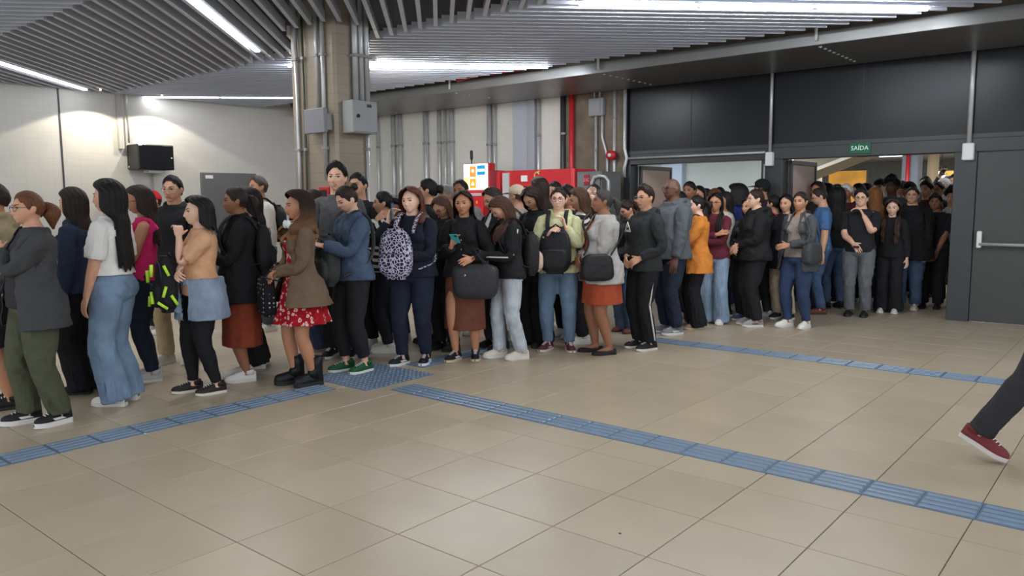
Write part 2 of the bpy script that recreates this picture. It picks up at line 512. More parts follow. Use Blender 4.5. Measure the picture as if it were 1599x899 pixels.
light_line(*seg(-7.92, 3.3, 5.5, -1), 'linear ceiling light ending near the white wall', segs=2, w=STRIP_W*.15)
light_line(*seg(1.84, 3.3, 5.7, -1), 'linear ceiling light above the right foreground floor', w=STRIP_W*1.3)
light_line(*seg(-15.19, 6.2, 8.66, 1), 'linear ceiling light behind the column among crosswise slats', segs=3, up=-.018, line=True, w=STRIP_W*.8)
light_line(*seg(-10.31, 6.05, 8.45, 1), 'linear ceiling light at the top edge above the door tray', segs=3, up=-.018, line=True, w=STRIP_W*.6)
light_line(*seg(-20.1, 6.5, 8.3, 1), 'linear ceiling light flush beside the white wall corner', segs=2, up=.0, w=STRIP_W*.3)
light_line(*seg(-5.43, 6.05, 8.45, 1), 'linear ceiling light far right outside the queue', up=-.018, line=True, w=STRIP_W*.6)
for c in (-14.3, -9.44, -4.56, .3):
    light_line(*seg(c, .6, 3.1, 1), 'linear ceiling light over the near floor, line %s' % {-14.3: 'by the white wall', -9.44: 'above the left queue', -4.56: 'nearest the viewer', .3: 'right of the viewer'}[c], w=STRIP_W*(.15 if c < -12 else .45))
for c in (-8.64, -3.76, 1.12):
    light_line(*seg(c, -2.3, .3, -1), 'linear ceiling light behind the viewer, %s' % {-8.64: 'left one', -3.76: 'middle one', 1.12: 'right one'}[c], w=STRIP_W*.3)

# bare lamp glaring behind the column and wall washing spots
def spot_head(loc, aim, label, w, size, blend, col, br=.012):
    t = empty('spot_lamp', loc)
    MB().tube([(0, 0, .14), (0, 0, .02)], [.05, .055], 12).build('can', M_house, t)
    MB().sphere((0, 0, .0), br, 12, 8).build('bulb', mat('bulb_glow', (1, .9, .72), emit=30), t)
    l = lamp('light', 'SPOT', (0, 0, -.04), w, col, t, spot_size=size, spot_blend=blend, shadow_soft_size=.03)
    v = Vector(aim) - Vector((loc[0], loc[1], loc[2]-.04))
    l.rotation_euler = v.to_track_quat('-Z', 'Y').to_euler()
    return tag(t, label, 'lamp')
spot_head((-7.75, 6.62, 3.2), (-10.0, 10.8, 1.4), 'glaring warm lamp hanging just right of the column', 420, 2.2, .8, (1, .9, .76), br=.06)
spot_head((-13.05, 5.56, 3.27), (-13.12, 5.56, 0), 'small warm spot washing the white wall left of the rack', SPOT_W, 2.25, .1, (1, .9, .7))
spot_head((-13.05, 6.55, 3.27), (-13.12, 6.55, 0), 'small warm spot washing the white wall above the rack', SPOT_W*.9, 2.25, .1, (1, .92, .78))

# beam and cable tray above the doors
struct(MB().box(WX, 9.45, 3.38, 9, 10.83, 3.96).build('ceiling_beam', M_conc2), 'brown concrete beam over the cable tray')
ct = empty('cable_tray', (0, 0, 0))
MB().bbox(-12.9, 9.12, 3.2, 9, 10.7, 3.225, .004).build('tray_bottom', M_tray, ct)
MB().bbox(-12.9, 9.1, 3.2, 9, 9.125, 3.345, .006).build('tray_lip', M_tray, ct)
for x in (-11.6, -8.8, -6.02, -3.13, -.3):
    MB().tube([(x, 9.06, 3.24), (x, 9.06, 3.55)], .018, 8).build('hanger', M_steel, ct)
    MB().bbox(x-.05, 9.04, 3.42, x+.05, 9.2, 3.46, .005).build('bracket', M_black, ct)
    for k in range(9):
        MB().sphere((x, 9.22+.155*k, 3.197), (.022, .022, .012), 8, 4).build('rivet', M_steel, ct)
tag(ct, 'long grey metal cable tray running above the exits', 'cable tray')
o = MB(); o.tube([(-8.5, 8.92, 3.36), (-8.2, 8.92, 3.40), (-7.3, 8.92, 3.40)], .06, 12)
tag(o.build('red_pipe', M_red), 'short red pipe length lying above the cable tray', 'pipe')
for x0, x1 in ((-10.4, -9.7), (-7.2, -6.6), (-12.0, -11.4)):
    o = MB(); o.tube([(x0, 8.98, 3.4), (x1, 8.98, 3.4)], .035, 10)
    tag(o.build('black_pipe', M_black), {-10.4: 'black pipe stub above the tray over the group of three pipes', -7.2: 'black pipe stub right of the red pipe above the tray', -12.0: 'black pipe stub above the tray beside the column'}[x0], 'pipe')

# ------------------------------------------------------------------ column
x0, x1, y0, y1 = COL
cc = MB(); b = .03
cc.loft([[(x0+b,y0,z),(x1-b,y0,z),(x1,y0+b,z),(x1,y1-b,z),(x1-b,y1,z),(x0+b,y1,z),(x0,y1-b,z),(x0,y0+b,z)] for z in (0, 3.95)], smooth=False)
column = struct(cc.build('column', M_col), 'tiled concrete column carrying conduits and boxes')
def cpipe(px, py, r, z0, z1, label, m=M_steel):
    t = empty('column_conduit', (px, py, z0)); MB().tube([(0, 0, 0), (0, 0, z1-z0)], r, 10).build('pipe', m, t)
    for c in (3.0, 2.05):
        if z0 < c < z1: MB().bbox(-r*1.6, -r*1.3, c-z0-.015, r*1.6, r*1.3, c-z0+.015, .004).build('clamp', M_box, t)
    return tag(t, label, 'pipe')
yf = y0-.03; xr = x1+.03
cpipe(-7.23, yf, .022, .2, 3.9, 'leftmost steel conduit on the shaded face of the column')
cpipe(-7.11, yf, .014, .2, 3.9, 'dark thin cable pipe beside the leftmost column conduit', mat('dark_green_pipe', rgb(74, 82, 66), rough=.5))
cpipe(-6.87, yf, .02, 2.4, 3.9, 'left conduit of the two above the square grey plate')
cpipe(-6.77, yf, .022, 1.72, 3.9, 'right conduit running behind the square grey plate')
for k, n in enumerate(('left', 'middle', 'right')):
    cpipe(xr+.01, 5.375+.075*k, .032, 2.54, 3.9, n + ' thick conduit entering the grey cabinet on the column')
cpipe(xr, y1-.03, .018, .2, 2.2, 'thin conduit below the grey cabinet on the column')
o = empty('blank_plate', (-6.82, y0-.13, 2.2)); MB().bbox(-.17, 0, 0, .17, .05, .25, .006).build('plate', mat('plate_grey', rgb(128, 126, 132), rough=.6), o)
MB().bbox(-.14, .045, .03, .14, .13, .2, .004).build('back_box', M_box, o)
tag(o, 'square flat grey plate on the column face', 'plate')
o = empty('electrical_cabinet', (xr+.0, 5.38, 2.2))
MB().bbox(-.03, -.16, 0, .14, .17, .33, .008).build('body', mat('cabinet_green_grey', rgb(158, 162, 158), rough=.45, noise=.03), o)
MB().bbox(.14, -.15, .012, .15, .16, .318, .004).build('door', M_box, o)
b = MB(); b.tube([(.15, -.1, .17), (.165, -.1, .17)], .018, 10); b.build('lock', M_black, o)
MB().bbox(.148, .02, .265, .156, .08, .295, .002).build('vent_slot', M_black, o)
tag(o, 'grey wall cabinet with a round lock on the column', 'cabinet')
o = empty('fire_call_point', (-6.79, y0-.06, 1.46))
MB().bbox(-.085, 0, 0, .085, .06, .19, .008).build('housing', M_red, o)
MB().bbox(-.055, -.006, .07, .055, .002, .16, .003).build('window', M_black, o)
MB().bbox(-.05, -.006, .02, .05, .002, .045, .003).build('label_plate', M_white, o)
tag(o, 'small red fire call point low on the tiled column', 'call point')

# rack, steel door panel on the left wall
o = empty('equipment_rack', (WX+.02, 6.15, 2.05))
MB().bbox(0, 0, 0, .4, .62, .42, .012).build('body', M_black, o)
MB().bbox(.4, .015, .015, .412, .605, .405, .004).build('glass_door', mat('smoked_glass', rgb(26, 27, 30), rough=.12), o)
MB().bbox(.1, .22, -.05, .3, .5, 0, .006).build('wall_bracket', M_house, o)
b = MB(); b.tube([(.412, .57, .2), (.422, .57, .2)], .012, 8); b.build('lock', M_steel, o)
b = MB(); b.tube([(.06, -.004, .05), (.06, .0, .05)], .016, 8); b.build('cable_gland', M_white, o)
tag(o, 'black wall mounted equipment rack high on the white wall', 'equipment rack')
d4 = struct(MB().bbox(WX, 7.45, 0, WX+.05, 8.58, 2.04, .008).build('door_4', mat('grey_steel_door', rgb(104, 105, 106), rough=.5)), 'grey steel service door in the white wall')
MB().bbox(WX+.05, 7.53, 1.93, WX+.056, 7.68, 1.99, .002).build('number_plate', M_white, d4)
MB().bbox(WX+.05, 8.48, .95, WX+.09, 8.53, 1.1, .004).build('door_handle', M_steel, d4)
MB().bbox(WX, 3.6, 1.1, WX+.008, 4.05, 1.95, .003).build('wall_hatch', mat('hatch_white', rgb(206, 203, 197), rough=.4), wl)
# ------------------------------------------------------------------ kiosk, stall, cabinet
KY = 10.0
k = empty('self_service_kiosk', (-9.05, KY, 0))
MB().bbox(-.36, .0, .0, .37, .3, 1.66, .01).build('stand', M_red, k)
MB().bbox(-.36, .02, 1.6, .2, .2, 2.13, .01).build('screen_housing', M_red, k)
sc_ = MB().bbox(-.35, -.01, 1.68, .19, .02, 2.12, .004).build('screen', mat('screen_white', rgb(250, 250, 252), emit=1.6), k)
MB().box(-.2, -.014, 1.9, -.06, -.011, 2.08).build('orange_tile', mat('screen_orange', rgb(236, 150, 70), emit=.9), sc_)
MB().box(-.2, -.014, 1.71, -.06, -.011, 1.87).build('amber_tile', mat('screen_amber', rgb(240, 166, 40), emit=.9), sc_)
MB().box(-.03, -.014, 1.93, .15, -.011, 2.09).build('blue_tile', mat('screen_blue', rgb(20, 140, 200), emit=.9), sc_)
MB().box(-.02, -.017, 1.99, .14, -.0145, 2.03).build('white_bar', mat('screen_white', rgb(250, 250, 252)), sc_)
MB().sphere((-.13, -.014, 2.005), (.03, .003, .03), 10, 6).build('bun_picture', mat('screen_white', rgb(250, 250, 252)), sc_)
MB().add([(-.17, -.016, 1.76), (-.09, -.016, 1.76), (-.13, -.016, 1.83)], [(0, 1, 2)]).build('arrow_picture', mat('screen_white', rgb(250, 250, 252)), sc_)
MB().box(-.34, -.014, 1.69, -.22, -.011, 1.9).build('yellow_patch', mat('screen_yellow', rgb(252, 232, 150), emit=.9), sc_)
MB().bbox(-.26, -.02, 1.575, .06, .0, 1.625, .004).build('name_plate', mat('plate_rose', rgb(220, 196, 198), rough=.5), k)
MB().bbox(.2, .03, 1.5, .37, .25, 2.0, .01).build('side_panel', mat('dark_red_paint', rgb(140, 24, 40), rough=.4), k)
b = MB(); b.tube([(-.24, .08, 2.13), (-.24, .08, 2.2)], .01, 8); b.build('antenna_stem', M_black, k)
b = MB(); b.tube([(-.24, .08, 2.19), (-.24, .08, 2.22), (-.24, .08, 2.34), (-.24, .08, 2.36)], [.012, .026, .026, .01], 10); b.build('antenna', M_black, k)
tag(k, 'red self service kiosk with a glowing white menu screen', 'kiosk')
bn = empty('red_banner', (-8.9, KY-.3, 0))
MB().bbox(-.2, 0, .75, .2, .02, 1.56, .008).build('panel', mat('banner_red', rgb(206, 30, 36), rough=.45), bn)
MB().bbox(-.2, .02, 0, .2, .05, .78, .01).build('stand', M_black, bn)
b = MB(); b.add([(.0, -.002, 1.1), (.12, -.002, 1.12), (.16, -.002, 1.3), (.09, -.002, 1.45), (.02, -.002, 1.3)], [(0, 1, 2, 3, 4)]); b.build('bright_shape', mat('banner_bright', rgb(226, 44, 44), rough=.4), bn)
b = MB(); b.sphere((.07, -.003, 1.47), (.022, .004, .026), 8, 6); b.build('yellow_dot', mat('sign_yellow', rgb(240, 190, 60), rough=.4), bn)
b = MB()
for i in range(4): b.box(-.06+.04*i, -.006, 1.30-.012*i, -.03+.04*i, -.002, 1.34-.012*i)
b.build('white_print', M_white, bn)['kind'] = 'stuff'
tag(bn, 'red advertising banner with white print below the kiosk screen', 'banner')

st = empty('red_stall', (-7.86, KY, 0))
MB().bbox(-.8, .05, 1.72, .78, .6, 1.985, .008).build('header', M_red, st)
MB().bbox(.72, .0, 0, .79, .6, 1.985, .008).build('side_post', mat('red_edge', rgb(214, 64, 66), rough=.35), st)
MB().bbox(-.8, .0, 0, -.73, .6, 1.98, .008).build('side_post', M_red, st)
MB().bbox(-.73, .1, .95, .72, .55, 1.02, .006).build('counter', M_frame, st)
MB().bbox(-.73, .12, 0, .72, .5, .95, .006).build('front_panel', mat('stall_grey', rgb(120, 118, 114), rough=.6), st)
MB().bbox(-.73, .5, 1.02, .72, .55, 1.72, .006).build('back_panel', mat('stall_grey', rgb(120, 118, 114), rough=.6), st)
MB().bbox(-.69, .02, 1.5, -.55, .06, 1.95, .006).build('notice_board', M_house, st)
MB().bbox(-.3, .035, 1.8, -.17, .05, 1.9, .003).build('white_label', M_white, st)
b = MB()
b.tube([(.03+.05*math.cos(t), .04, 1.89+.05*math.sin(t)) for t in np.linspace(.4, 5.6, 14)], .012, 6)
b.tube([(.0, .04, 1.86), (.07, .04, 1.86)], .01, 6); b.tube([(.03, .04, 1.95), (.09, .04, 1.96)], .01, 6)
b.build('round_emblem', mat('emblem_gold', rgb(222, 190, 120), rough=.45), st)
tag(st, 'red food stall with a wide header and gold round emblem', 'stall')
cb = empty('steel_cabinet', (-6.84, KY, 0))
MB().bbox(-.22, .05, 0, .24, .6, 1.93, .01).build('body', mat('cabinet_steel', rgb(104, 106, 106), rough=.4, noise=.05), cb)
MB().bbox(-.2, .03, .05, .22, .05, 1.9, .005).build('door', mat('cabinet_steel2', rgb(112, 114, 114), rough=.38, noise=.05), cb)
sgn = MB().bbox(-.06, .015, 1.72, .04, .03, 1.88, .003).build('red_sticker', mat('sticker_red', rgb(150, 22, 44), rough=.5), cb)
text_mesh('DC', .07, .001, mat('sticker_pink', rgb(226, 150, 165), rough=.5), 'sticker_mark', sgn, (-.01, .013, 1.80), (math.pi/2, 0, 0))
b = MB(); b.tube([(.1, .0, 1.3), (.1, .0, 1.76), (.14, .0, 1.84), (.24, .0, 1.86), (.34, .0, 1.84), (.38, .02, 1.78), (.38, .02, 1.2)], .025, 10); b.build('bent_tube', M_steel, cb)
tag(cb, 'tall grey steel cabinet with a dark red sticker beside the stall', 'cabinet')

# ------------------------------------------------------------------ hall behind the doors
hw = mat('hall_plaster', rgb(176, 186, 186), rough=.8, noise=.04, nscale=2)
struct(MB().box(-22, 20.0, 0, -7.55, 20.3, 4).build('wall_hall', hw), 'pale grey green wall of the hall behind the left exit')
struct(MB().bbox(-11.0, 19.75, 0, -10.35, 20.05, 4, .02).build('trim_20', mat('hall_bluish', rgb(170, 184, 204), rough=.7)), 'bluish pilaster on the hall wall')
struct(MB().box(-22, 36, 0, 12, 36.3, 5).build('wall_far', mat('far_wall', rgb(128, 128, 120), rough=.8, noise=.1)), 'far end wall of the hall')
hc = struct(MB().box(-22, WY+.15, 3.0, 12, 36, 3.2).build('ceiling_hall', mat('hall_ceiling', rgb(148, 150, 154), rough=.85, noise=.08)), 'low ceiling of the hall behind the doors')
struct(MB().box(8, WY, 0, 8.2, 36, 4).build('wall_hall_right', hw), 'side wall of the hall, out of view')
ss = MB(); ss.loft([[(-7.6, 19, 1.75), (-7.6, 20.6, 1.75), (-7.6, 20.6, 2.2), (-7.6, 19, 2.2)], [(-5.4, 19, 2.55), (-5.4, 20.6, 2.55), (-5.4, 20.6, 3.0), (-5.4, 19, 3.0)]], smooth=False)
struct(ss.build('stair_soffit', mat('soffit_olive', rgb(112, 106, 92), rough=.85, noise=.06)), 'sloping underside of a stair in the far hall')
ss = MB(); ss.loft([[(-7.6, 18.96, 1.72), (-7.6, 19.02, 1.72), (-7.6, 19.02, 1.8), (-7.6, 18.96, 1.8)], [(-5.4, 18.96, 2.52), (-5.4, 19.02, 2.52), (-5.4, 19.02, 2.6), (-5.4, 18.96, 2.6)]], smooth=False)
struct(ss.build('trim_21', mat('soffit_edge', rgb(190, 184, 170), rough=.7)), 'pale lower edge of the sloping stair')
struct(MB().bbox(-4.83, 20, 0, -4.47, 20.4, 3.0, .02).build('hall_column', mat('hall_column_blue', rgb(128, 138, 152), rough=.6, noise=.05)), 'bluish grey square column in the far hall')
o = MB(); o.tube([(-4.68, 19.93, 0), (-4.68, 19.93, 3.0)], .045, 10)
tag(o.build('red_riser', M_red), 'red riser pipe on the bluish column beyond the right exit', 'pipe')
b = MB(); b.tube([(-4.25, 20.4, 0), (-4.25, 20.4, 3.0)], .12, 18)
struct(b.build('hall_column_round', mat('hall_column_beige', rgb(196, 172, 140), rough=.6)), 'round beige column in the far hall')
def hall_board(x0, x1, y, z0, z1, col, label, e=.5):
    t = empty('lit_panel', ((x0+x1)/2, y, z0)); w = (x1-x0)/2
    MB().bbox(-w-.03, .01, -.03, w+.03, .06, z1-z0+.03, .01).build('frame', M_frame, t)
    MB().bbox(-w, 0, 0, w, .02, z1-z0, .004).build('face', mat('face_'+label[:12], col, rough=.5, noise=.35, nscale=1.6, emit=e), t)
    for q in (-1, 1): MB().bbox(q*w*.8-.03, .02, -z0, q*w*.8+.03, .05, 0, .006).build('leg', M_frame, t)
    return tag(t, label, 'light panel')
hall_board(-8.1, -7.0, 25, 1.2, 2.32, rgb(206, 146, 50), 'glowing amber panel deep in the hall under the stair', .3)
hall_board(-5.6, -4.9, 27, 1.2, 2.3, rgb(196, 150, 60), 'amber panel right of the round column deep in the hall', .3)
struct(MB().bbox(-8.75, 24.6, 0, -8.35, 25.2, 3.0, .02).build('hall_pier', mat('hall_pier_w', rgb(190, 180, 170), rough=.7)), 'pale pier beside the amber panel')
struct(MB().bbox(-4.55, 22.5, 0, -4.28, 22.8, 2.05, .02).build('door_5', M_black), 'dark doorway leaf behind the round column')
def hall_light(x, y, w, label, l=1.2, z=2.99):
    t = empty('hall_light', (x, y, z))
    MB().box(-l/2, -.07, -.03, l/2, .07, 0).build('housing', M_house, t)
    MB().box(-l/2+.02, -.05, -.05, l/2-.02, .05, -.03).build('tube', M_hlamp, t)
    lamp('light', 'AREA', (0, 0, -.06), w, (.93, .97, 1.0), t, shape='RECTANGLE', size=l, size_y=.12)
    return tag(t, label, 'ceiling light')
n = 0
for yy in (14.5, 18, 22, 26, 30):
    for xx in (-10.5, -7.4, -4.6, -1.6):
        n += 1
        row = {14.5: 'first', 18: 'second', 22: 'third', 26: 'fourth', 30: 'fifth'}[yy]
        hall_light(xx, yy, HALL_W*(0.3 if yy < 15 else 1), '%s hall light from the left in the %s row behind the doors' % ({-10.5: 'first', -7.4: 'second', -4.6: 'third', -1.6: 'fourth'}[xx], row))
for x_, y_, l_ in ((-5.15, 24.3, 'round frosted globe lamp hanging right of the beige column'), (-4.2, 25.5, 'tall narrow frosted lamp hanging right of the beige column')):
    t = empty('pendant_lamp', (x_+.9, y_-3, 2.05)); MB().sphere((0, 0, 0), (.06, .06, .1) if 'tall' in l_ else .09, 12, 8).build('shade', mat('pendant_glow', (1, .86, .66), emit=5), t)
    MB().tube([(0, 0, .08), (0, 0, .95)], .008, 6).build('cord', M_black, t); tag(t, l_, 'lamp')
# ------------------------------------------------------------------ people: templates
SH = np.array([.152, -.015, 1.332])
EL = SH+np.array([.574, -.015, -.819])*.275
WR = EL+np.array([.56, .03, -.828])*.235
HIP, KN, AN = np.array([.088, 0, .87]), np.array([.096, .012, .475]), np.array([.10, -.02, .085])
DR = (WR-EL)/np.linalg.norm(WR-EL)
mirror = lambda p: np.array([-p[0], p[1], p[2]])
BONES = {  # name: (a, b, radius)
    'pelvis': ((0, 0, .88), (0, 0, 1.0), .125), 'spine': ((0, 0, 1.0), (0, -.01, 1.2), .105), 'chest': ((0, -.01, 1.2), (0, -.02, 1.37), .125),
    'neck': ((0, -.02, 1.40), (0, -.006, 1.465), .05), 'head': ((0, 0, 1.49), (0, 0, 1.60), .075)}
for s, n in ((1, 'R'), (-1, 'L')):
    m = (lambda p: p) if s > 0 else mirror
    BONES['uarm'+n] = (m(SH), m(EL), .042); BONES['farm'+n] = (m(EL), m(WR), .034); BONES['hand'+n] = (m(WR), m(WR+DR*.17), .02)
    BONES['thigh'+n] = (m(HIP), m(KN), .07); BONES['shin'+n] = (m(KN), m(AN), .048); BONES['foot'+n] = (m(AN), m(AN+np.array([.01, .14, -.05])), .03)
BN = list(BONES)
BI = {n: i for i, n in enumerate(BN)}

def seg_dist(V, a, b):
    a = np.array(a, float); b = np.array(b, float); d = b-a
    t = np.clip(((V-a) @ d)/(d @ d), 0, 1)
    return np.linalg.norm(V-(a+t[:, None]*d), axis=1)

def weights(V, mode=None, tau=.07):
    D = np.stack([seg_dist(V, *BONES[n][:2])-BONES[n][2] for n in BN], 1)
    for n in BN:
        if n[-1] in 'RL' and n[:-1] in ('uarm', 'farm', 'hand', 'thigh', 'shin', 'foot'):
            s = 1 if n[-1] == 'R' else -1
            D[:, BI[n]] += np.where(V[:, 0]*s < 0, 1.0, 0)
        if n[:4] in ('uarm', 'farm', 'hand'):
            D[:, BI[n]] += np.where(np.abs(V[:, 0]) < .09, .15, 0)
    if mode == 'bottom':
        for n in BN:
            if n[:4] in ('uarm', 'farm', 'hand'): D[:, BI[n]] += 1
    if mode == 'top':
        for n in BN:
            if n[:4] in ('thig', 'shin', 'foot'): D[:, BI[n]] += 1
    if mode == 'skirt':
        for n in BN:
            if n[:4] in ('thig', 'shin', 'foot'): D[:, BI[n]] += 1
        low = V[:, 2] < .97
        for n in BN:
            if n != 'pelvis': D[low, BI[n]] += 1
    dm = D.min(1, keepdims=True)
    W = np.maximum(0, 1-(D-dm)/tau)**2
    return W/W.sum(1, keepdims=True)

def ring(c, rx, ry, n=24, pw=1.0, ph=0.0):
    out = []
    for k in range(n):
        t = 2*math.pi*k/n+ph
        ct, st = math.cos(t), math.sin(t)
        out.append((c[0]+rx*math.copysign(abs(ct)**pw, ct), c[1]+ry*math.copysign(abs(st)**pw, st), c[2]))
    return out

TORSO = {
 'F': [(.80,0,.10,.085),(.83,-.005,.145,.10),(.88,-.01,.168,.115),(.93,-.008,.168,.112),(.98,-.002,.152,.10),(1.04,0,.134,.092),(1.10,0,.128,.088),(1.17,-.005,.134,.095),(1.24,-.008,.138,.10),(1.29,-.014,.138,.096),(1.33,-.02,.126,.082),(1.362,-.024,.098,.068),(1.39,-.026,.070,.060),(1.412,-.024,.058,.055)],
 'M': [(.80,0,.10,.085),(.83,-.005,.14,.10),(.88,-.008,.155,.11),(.93,-.004,.155,.108),(.98,0,.150,.104),(1.04,0,.146,.102),(1.10,0,.147,.103),(1.17,-.006,.156,.108),(1.24,-.01,.158,.112),(1.29,-.014,.158,.106),(1.33,-.02,.146,.09),(1.365,-.024,.112,.072),(1.395,-.026,.076,.063),(1.415,-.024,.064,.058)]}

def limb(b, pts, rs, n=14, fy=1.0):
    b.tube(pts, rs, n)

def lerp(a, b, t): return a+(b-a)*t

def head_mesh(b, sex):
    nu, nv = 56, 44
    c = np.array([0, 0.0, 1.545])
    G = lambda x, s: math.exp(-(x/s)**2)
    rings = []
    for i in range(nv+1):
        th = .015+(math.pi-.03)*i/nv
        rr = []
        for k in range(nu):
            ph = 2*math.pi*k/nu
            dx, dy, dz = math.sin(th)*math.cos(ph), math.sin(th)*math.sin(ph), -math.cos(th)
            x, y, z = .073*dx, .094*dy, .110*dz
            low = max(0, -z/.11)
            x *= 1-.30*low**1.6
            if y > 0:
                y *= 1-.10*max(0, z/.11)
                y = y*(.93-.02*low)+.004
                if low > .4: y += .018*(low-.4)/.6*max(0, dy+.3)
            else:
                y *= 1-.30*low**1.2
            if y > .03:
                f = min(1, (y-.03)/.03)
                for s in (-1, 1):
                    y -= f*.0105*G(x-s*.031, .016)*G(z-.002, .013)          # eye sockets
                    y += f*.004*G(x-s*.028, .022)*G(z-.022, .008)           # brow
                    y += f*.005*G(x-s*.042, .018)*G(z+.028, .02)            # cheek
                    y += f*.0045*G(x-s*.0125, .006)*G(z+.037, .007)         # nostril wings
                y += f*.020*G(x, .0095)*G(z+.033, .013) + f*.012*G(x, .0085)*G(z+.010, .020)   # nose
                y += f*.0065*G(x, .020)*(G(z+.058, .006)+G(z+.070, .006)) - f*.003*G(x, .02)*G(z+.064, .0025)  # lips
                y -= f*.004*G(x, .022)*G(z+.080, .006)
                y += f*.0075*G(x, .018)*G(z+.096, .012)                      # chin
            if sex == 'M' and low > .45: x *= 1.06
            rr.append((c[0]+x, c[1]+y, c[2]+z))
        rings.append(rr)
    b.loft(rings)
    for s in (-1, 1):
        b.sphere((s*.074, -.008, 1.542), (.009, .019, .031), 10, 8)
        b.sphere((s*.078, -.014, 1.548), (.008, .016, .022), 10, 8)

def arm_tube(b, r0, off=0.0, t_end=1.0, flare=0.0, n=14):
    """arm from shoulder to fraction t_end of the way to the wrist"""
    L1, L2 = np.linalg.norm(EL-SH), np.linalg.norm(WR-EL)
    prof = [(-.14, .040), (0, .046), (.10, .048), (.28, .044), (.45, .040), (.54, .038), (.64, .0385), (.75, .034), (.9, .027), (1.0, .0235)]
    for s in (1, -1):
        pts, rs = [], []
        for t, r in prof:
            if t > t_end: break
            pts.append(t); rs.append(r)
        if pts[-1] < t_end-.01: pts.append(t_end); rs.append(np.interp(t_end, [p[0] for p in prof], [p[1] for p in prof]))
        P = []
        for t in pts:
            q = t*(L1+L2)
            p = SH+(EL-SH)*(q/L1) if q < L1 else EL+(WR-EL)*((q-L1)/L2)
            if t < 0: p = SH+np.array([-.05, 0, .006])
            P.append(p if s > 0 else mirror(p))
        R_ = [r*r0+off*(.55 if t <= 0 else .8 if t < .12 else 1)+flare*max(0, t) for t, r in zip(pts, rs)]
        b.tube(P, R_, n)

LEGP = [(-.1, .088), (.05, .092), (.2, .086), (.35, .076), (.47, .062), (.53, .056), (.6, .056), (.68, .058), (.78, .050), (.9, .038), (1.0, .035)]
def leg_pt(t, s):
    L1, L2 = np.linalg.norm(KN-HIP), np.linalg.norm(AN-KN)
    q = t*(L1+L2)
    p = HIP+(KN-HIP)*(q/L1) if q < L1 else KN+(AN-KN)*((q-L1)/L2)
    return p if s > 0 else mirror(p)

def leg_tube(b, fn, t0=-.08, t1=1.0, n=18, steps=16):
    for s in (1, -1):
        ts = np.linspace(t0, t1, steps)
        b.tube([leg_pt(t, s) for t in ts], [fn(t, float(np.interp(t, [p[0] for p in LEGP], [p[1] for p in LEGP]))) for t in ts], n)

def hand_mesh(b, s):
    m = (lambda p: p) if s > 0 else mirror
    a = np.array([0, 1.0, 0]); mm = np.cross(DR, a); mm /= np.linalg.norm(mm)   # across (thumb side), palm axis
    if mm[0] > 0: mm = -mm
    rings = []
    for t, w, th in ((-.02, .022, .021), (.0, .024, .018), (.025, .033, .015), (.05, .038, .014), (.075, .040, .013), (.088, .037, .010)):
        rings.append([tuple(m(WR+DR*t+a*(w*math.cos(q))+mm*(th*math.sin(q)))) for q in np.linspace(0, 2*math.pi, 15)[:14]])
    b.loft(rings)
    for off, ln, fan in ((.030, .066, .04), (.0102, .074, .01), (-.0102, .069, -.02), (-.0295, .054, -.06)):
        d = DR+a*fan; d = d/np.linalg.norm(d)
        p0 = WR+DR*.07+a*off
        b.tube([m(p0+d*t+mm*.10*t*t*8) for t in (0, .03, .055, .08*ln/.07, .018+ln, .018+ln+.006)], [.0085, .0085, .008, .0075, .0068, .003], 8)
    d = DR*.62+a*.75+mm*.22; d /= np.linalg.norm(d)
    p0 = WR+DR*.022+a*.018
    b.tube([m(p0+d*t) for t in (0, .025, .05, .07, .076)], [.012, .0115, .0095, .008, .003], 8)

def remesh(b, voxel, tris, smooth=2, name='t', keep_fine=None):
    me = bpy.data.meshes.new(name); me.from_pydata(b.v, [], b.f); me.update()
    o = bpy.data.objects.new(name, me); C.objects.link(o)
    r = o.modifiers.new('r', 'REMESH'); r.mode = 'VOXEL'; r.voxel_size = voxel; r.adaptivity = 0
    if smooth:
        q = o.modifiers.new('s', 'SMOOTH'); q.factor = .5; q.iterations = smooth
    dg = bpy.context.evaluated_depsgraph_get()
    me2 = bpy.data.meshes.new_from_object(o.evaluated_get(dg))
    nt = 2*len(me2.polygons)
    o.modifiers.clear(); o.data = me2
    if keep_fine is not None:
        vg = o.vertex_groups.new(name='fine')
        co = np.empty(len(me2.vertices)*3); me2.vertices.foreach_get('co', co); co = co.reshape(-1, 3)
        wv = keep_fine(co)
        vg.add([int(i) for i in np.nonzero(wv > .5)[0]], 1.0, 'REPLACE')
    if tris < nt:
        d = o.modifiers.new('d', 'DECIMATE'); d.ratio = tris/nt
        if keep_fine is not None: d.vertex_group = 'fine'; d.invert_vertex_group = True; d.vertex_group_factor = 1.2
    dg = bpy.context.evaluated_depsgraph_get()
    me3 = bpy.data.meshes.new_from_object(o.evaluated_get(dg))
    out = arrays(me3)
    bpy.data.objects.remove(o)
    for m_ in (me, me2, me3): bpy.data.meshes.remove(m_)
    return out

def arrays(me):
    V = np.empty(len(me.vertices)*3); me.vertices.foreach_get('co', V); V = V.reshape(-1, 3)
    me.calc_loop_triangles()
    T = np.empty(len(me.loop_triangles)*3, dtype=np.int32); me.loop_triangles.foreach_get('vertices', T); T = T.reshape(-1, 3)
    return V, T

def decimate(VT, ratio):
    me = raw_mesh('d', *VT); o = bpy.data.objects.new('d', me); C.objects.link(o)
    d = o.modifiers.new('d', 'DECIMATE'); d.ratio = ratio
    dg = bpy.context.evaluated_depsgraph_get()
    m3 = bpy.data.meshes.new_from_object(o.evaluated_get(dg)); out = arrays(m3)
    bpy.data.objects.remove(o); bpy.data.meshes.remove(me); bpy.data.meshes.remove(m3)
    return out

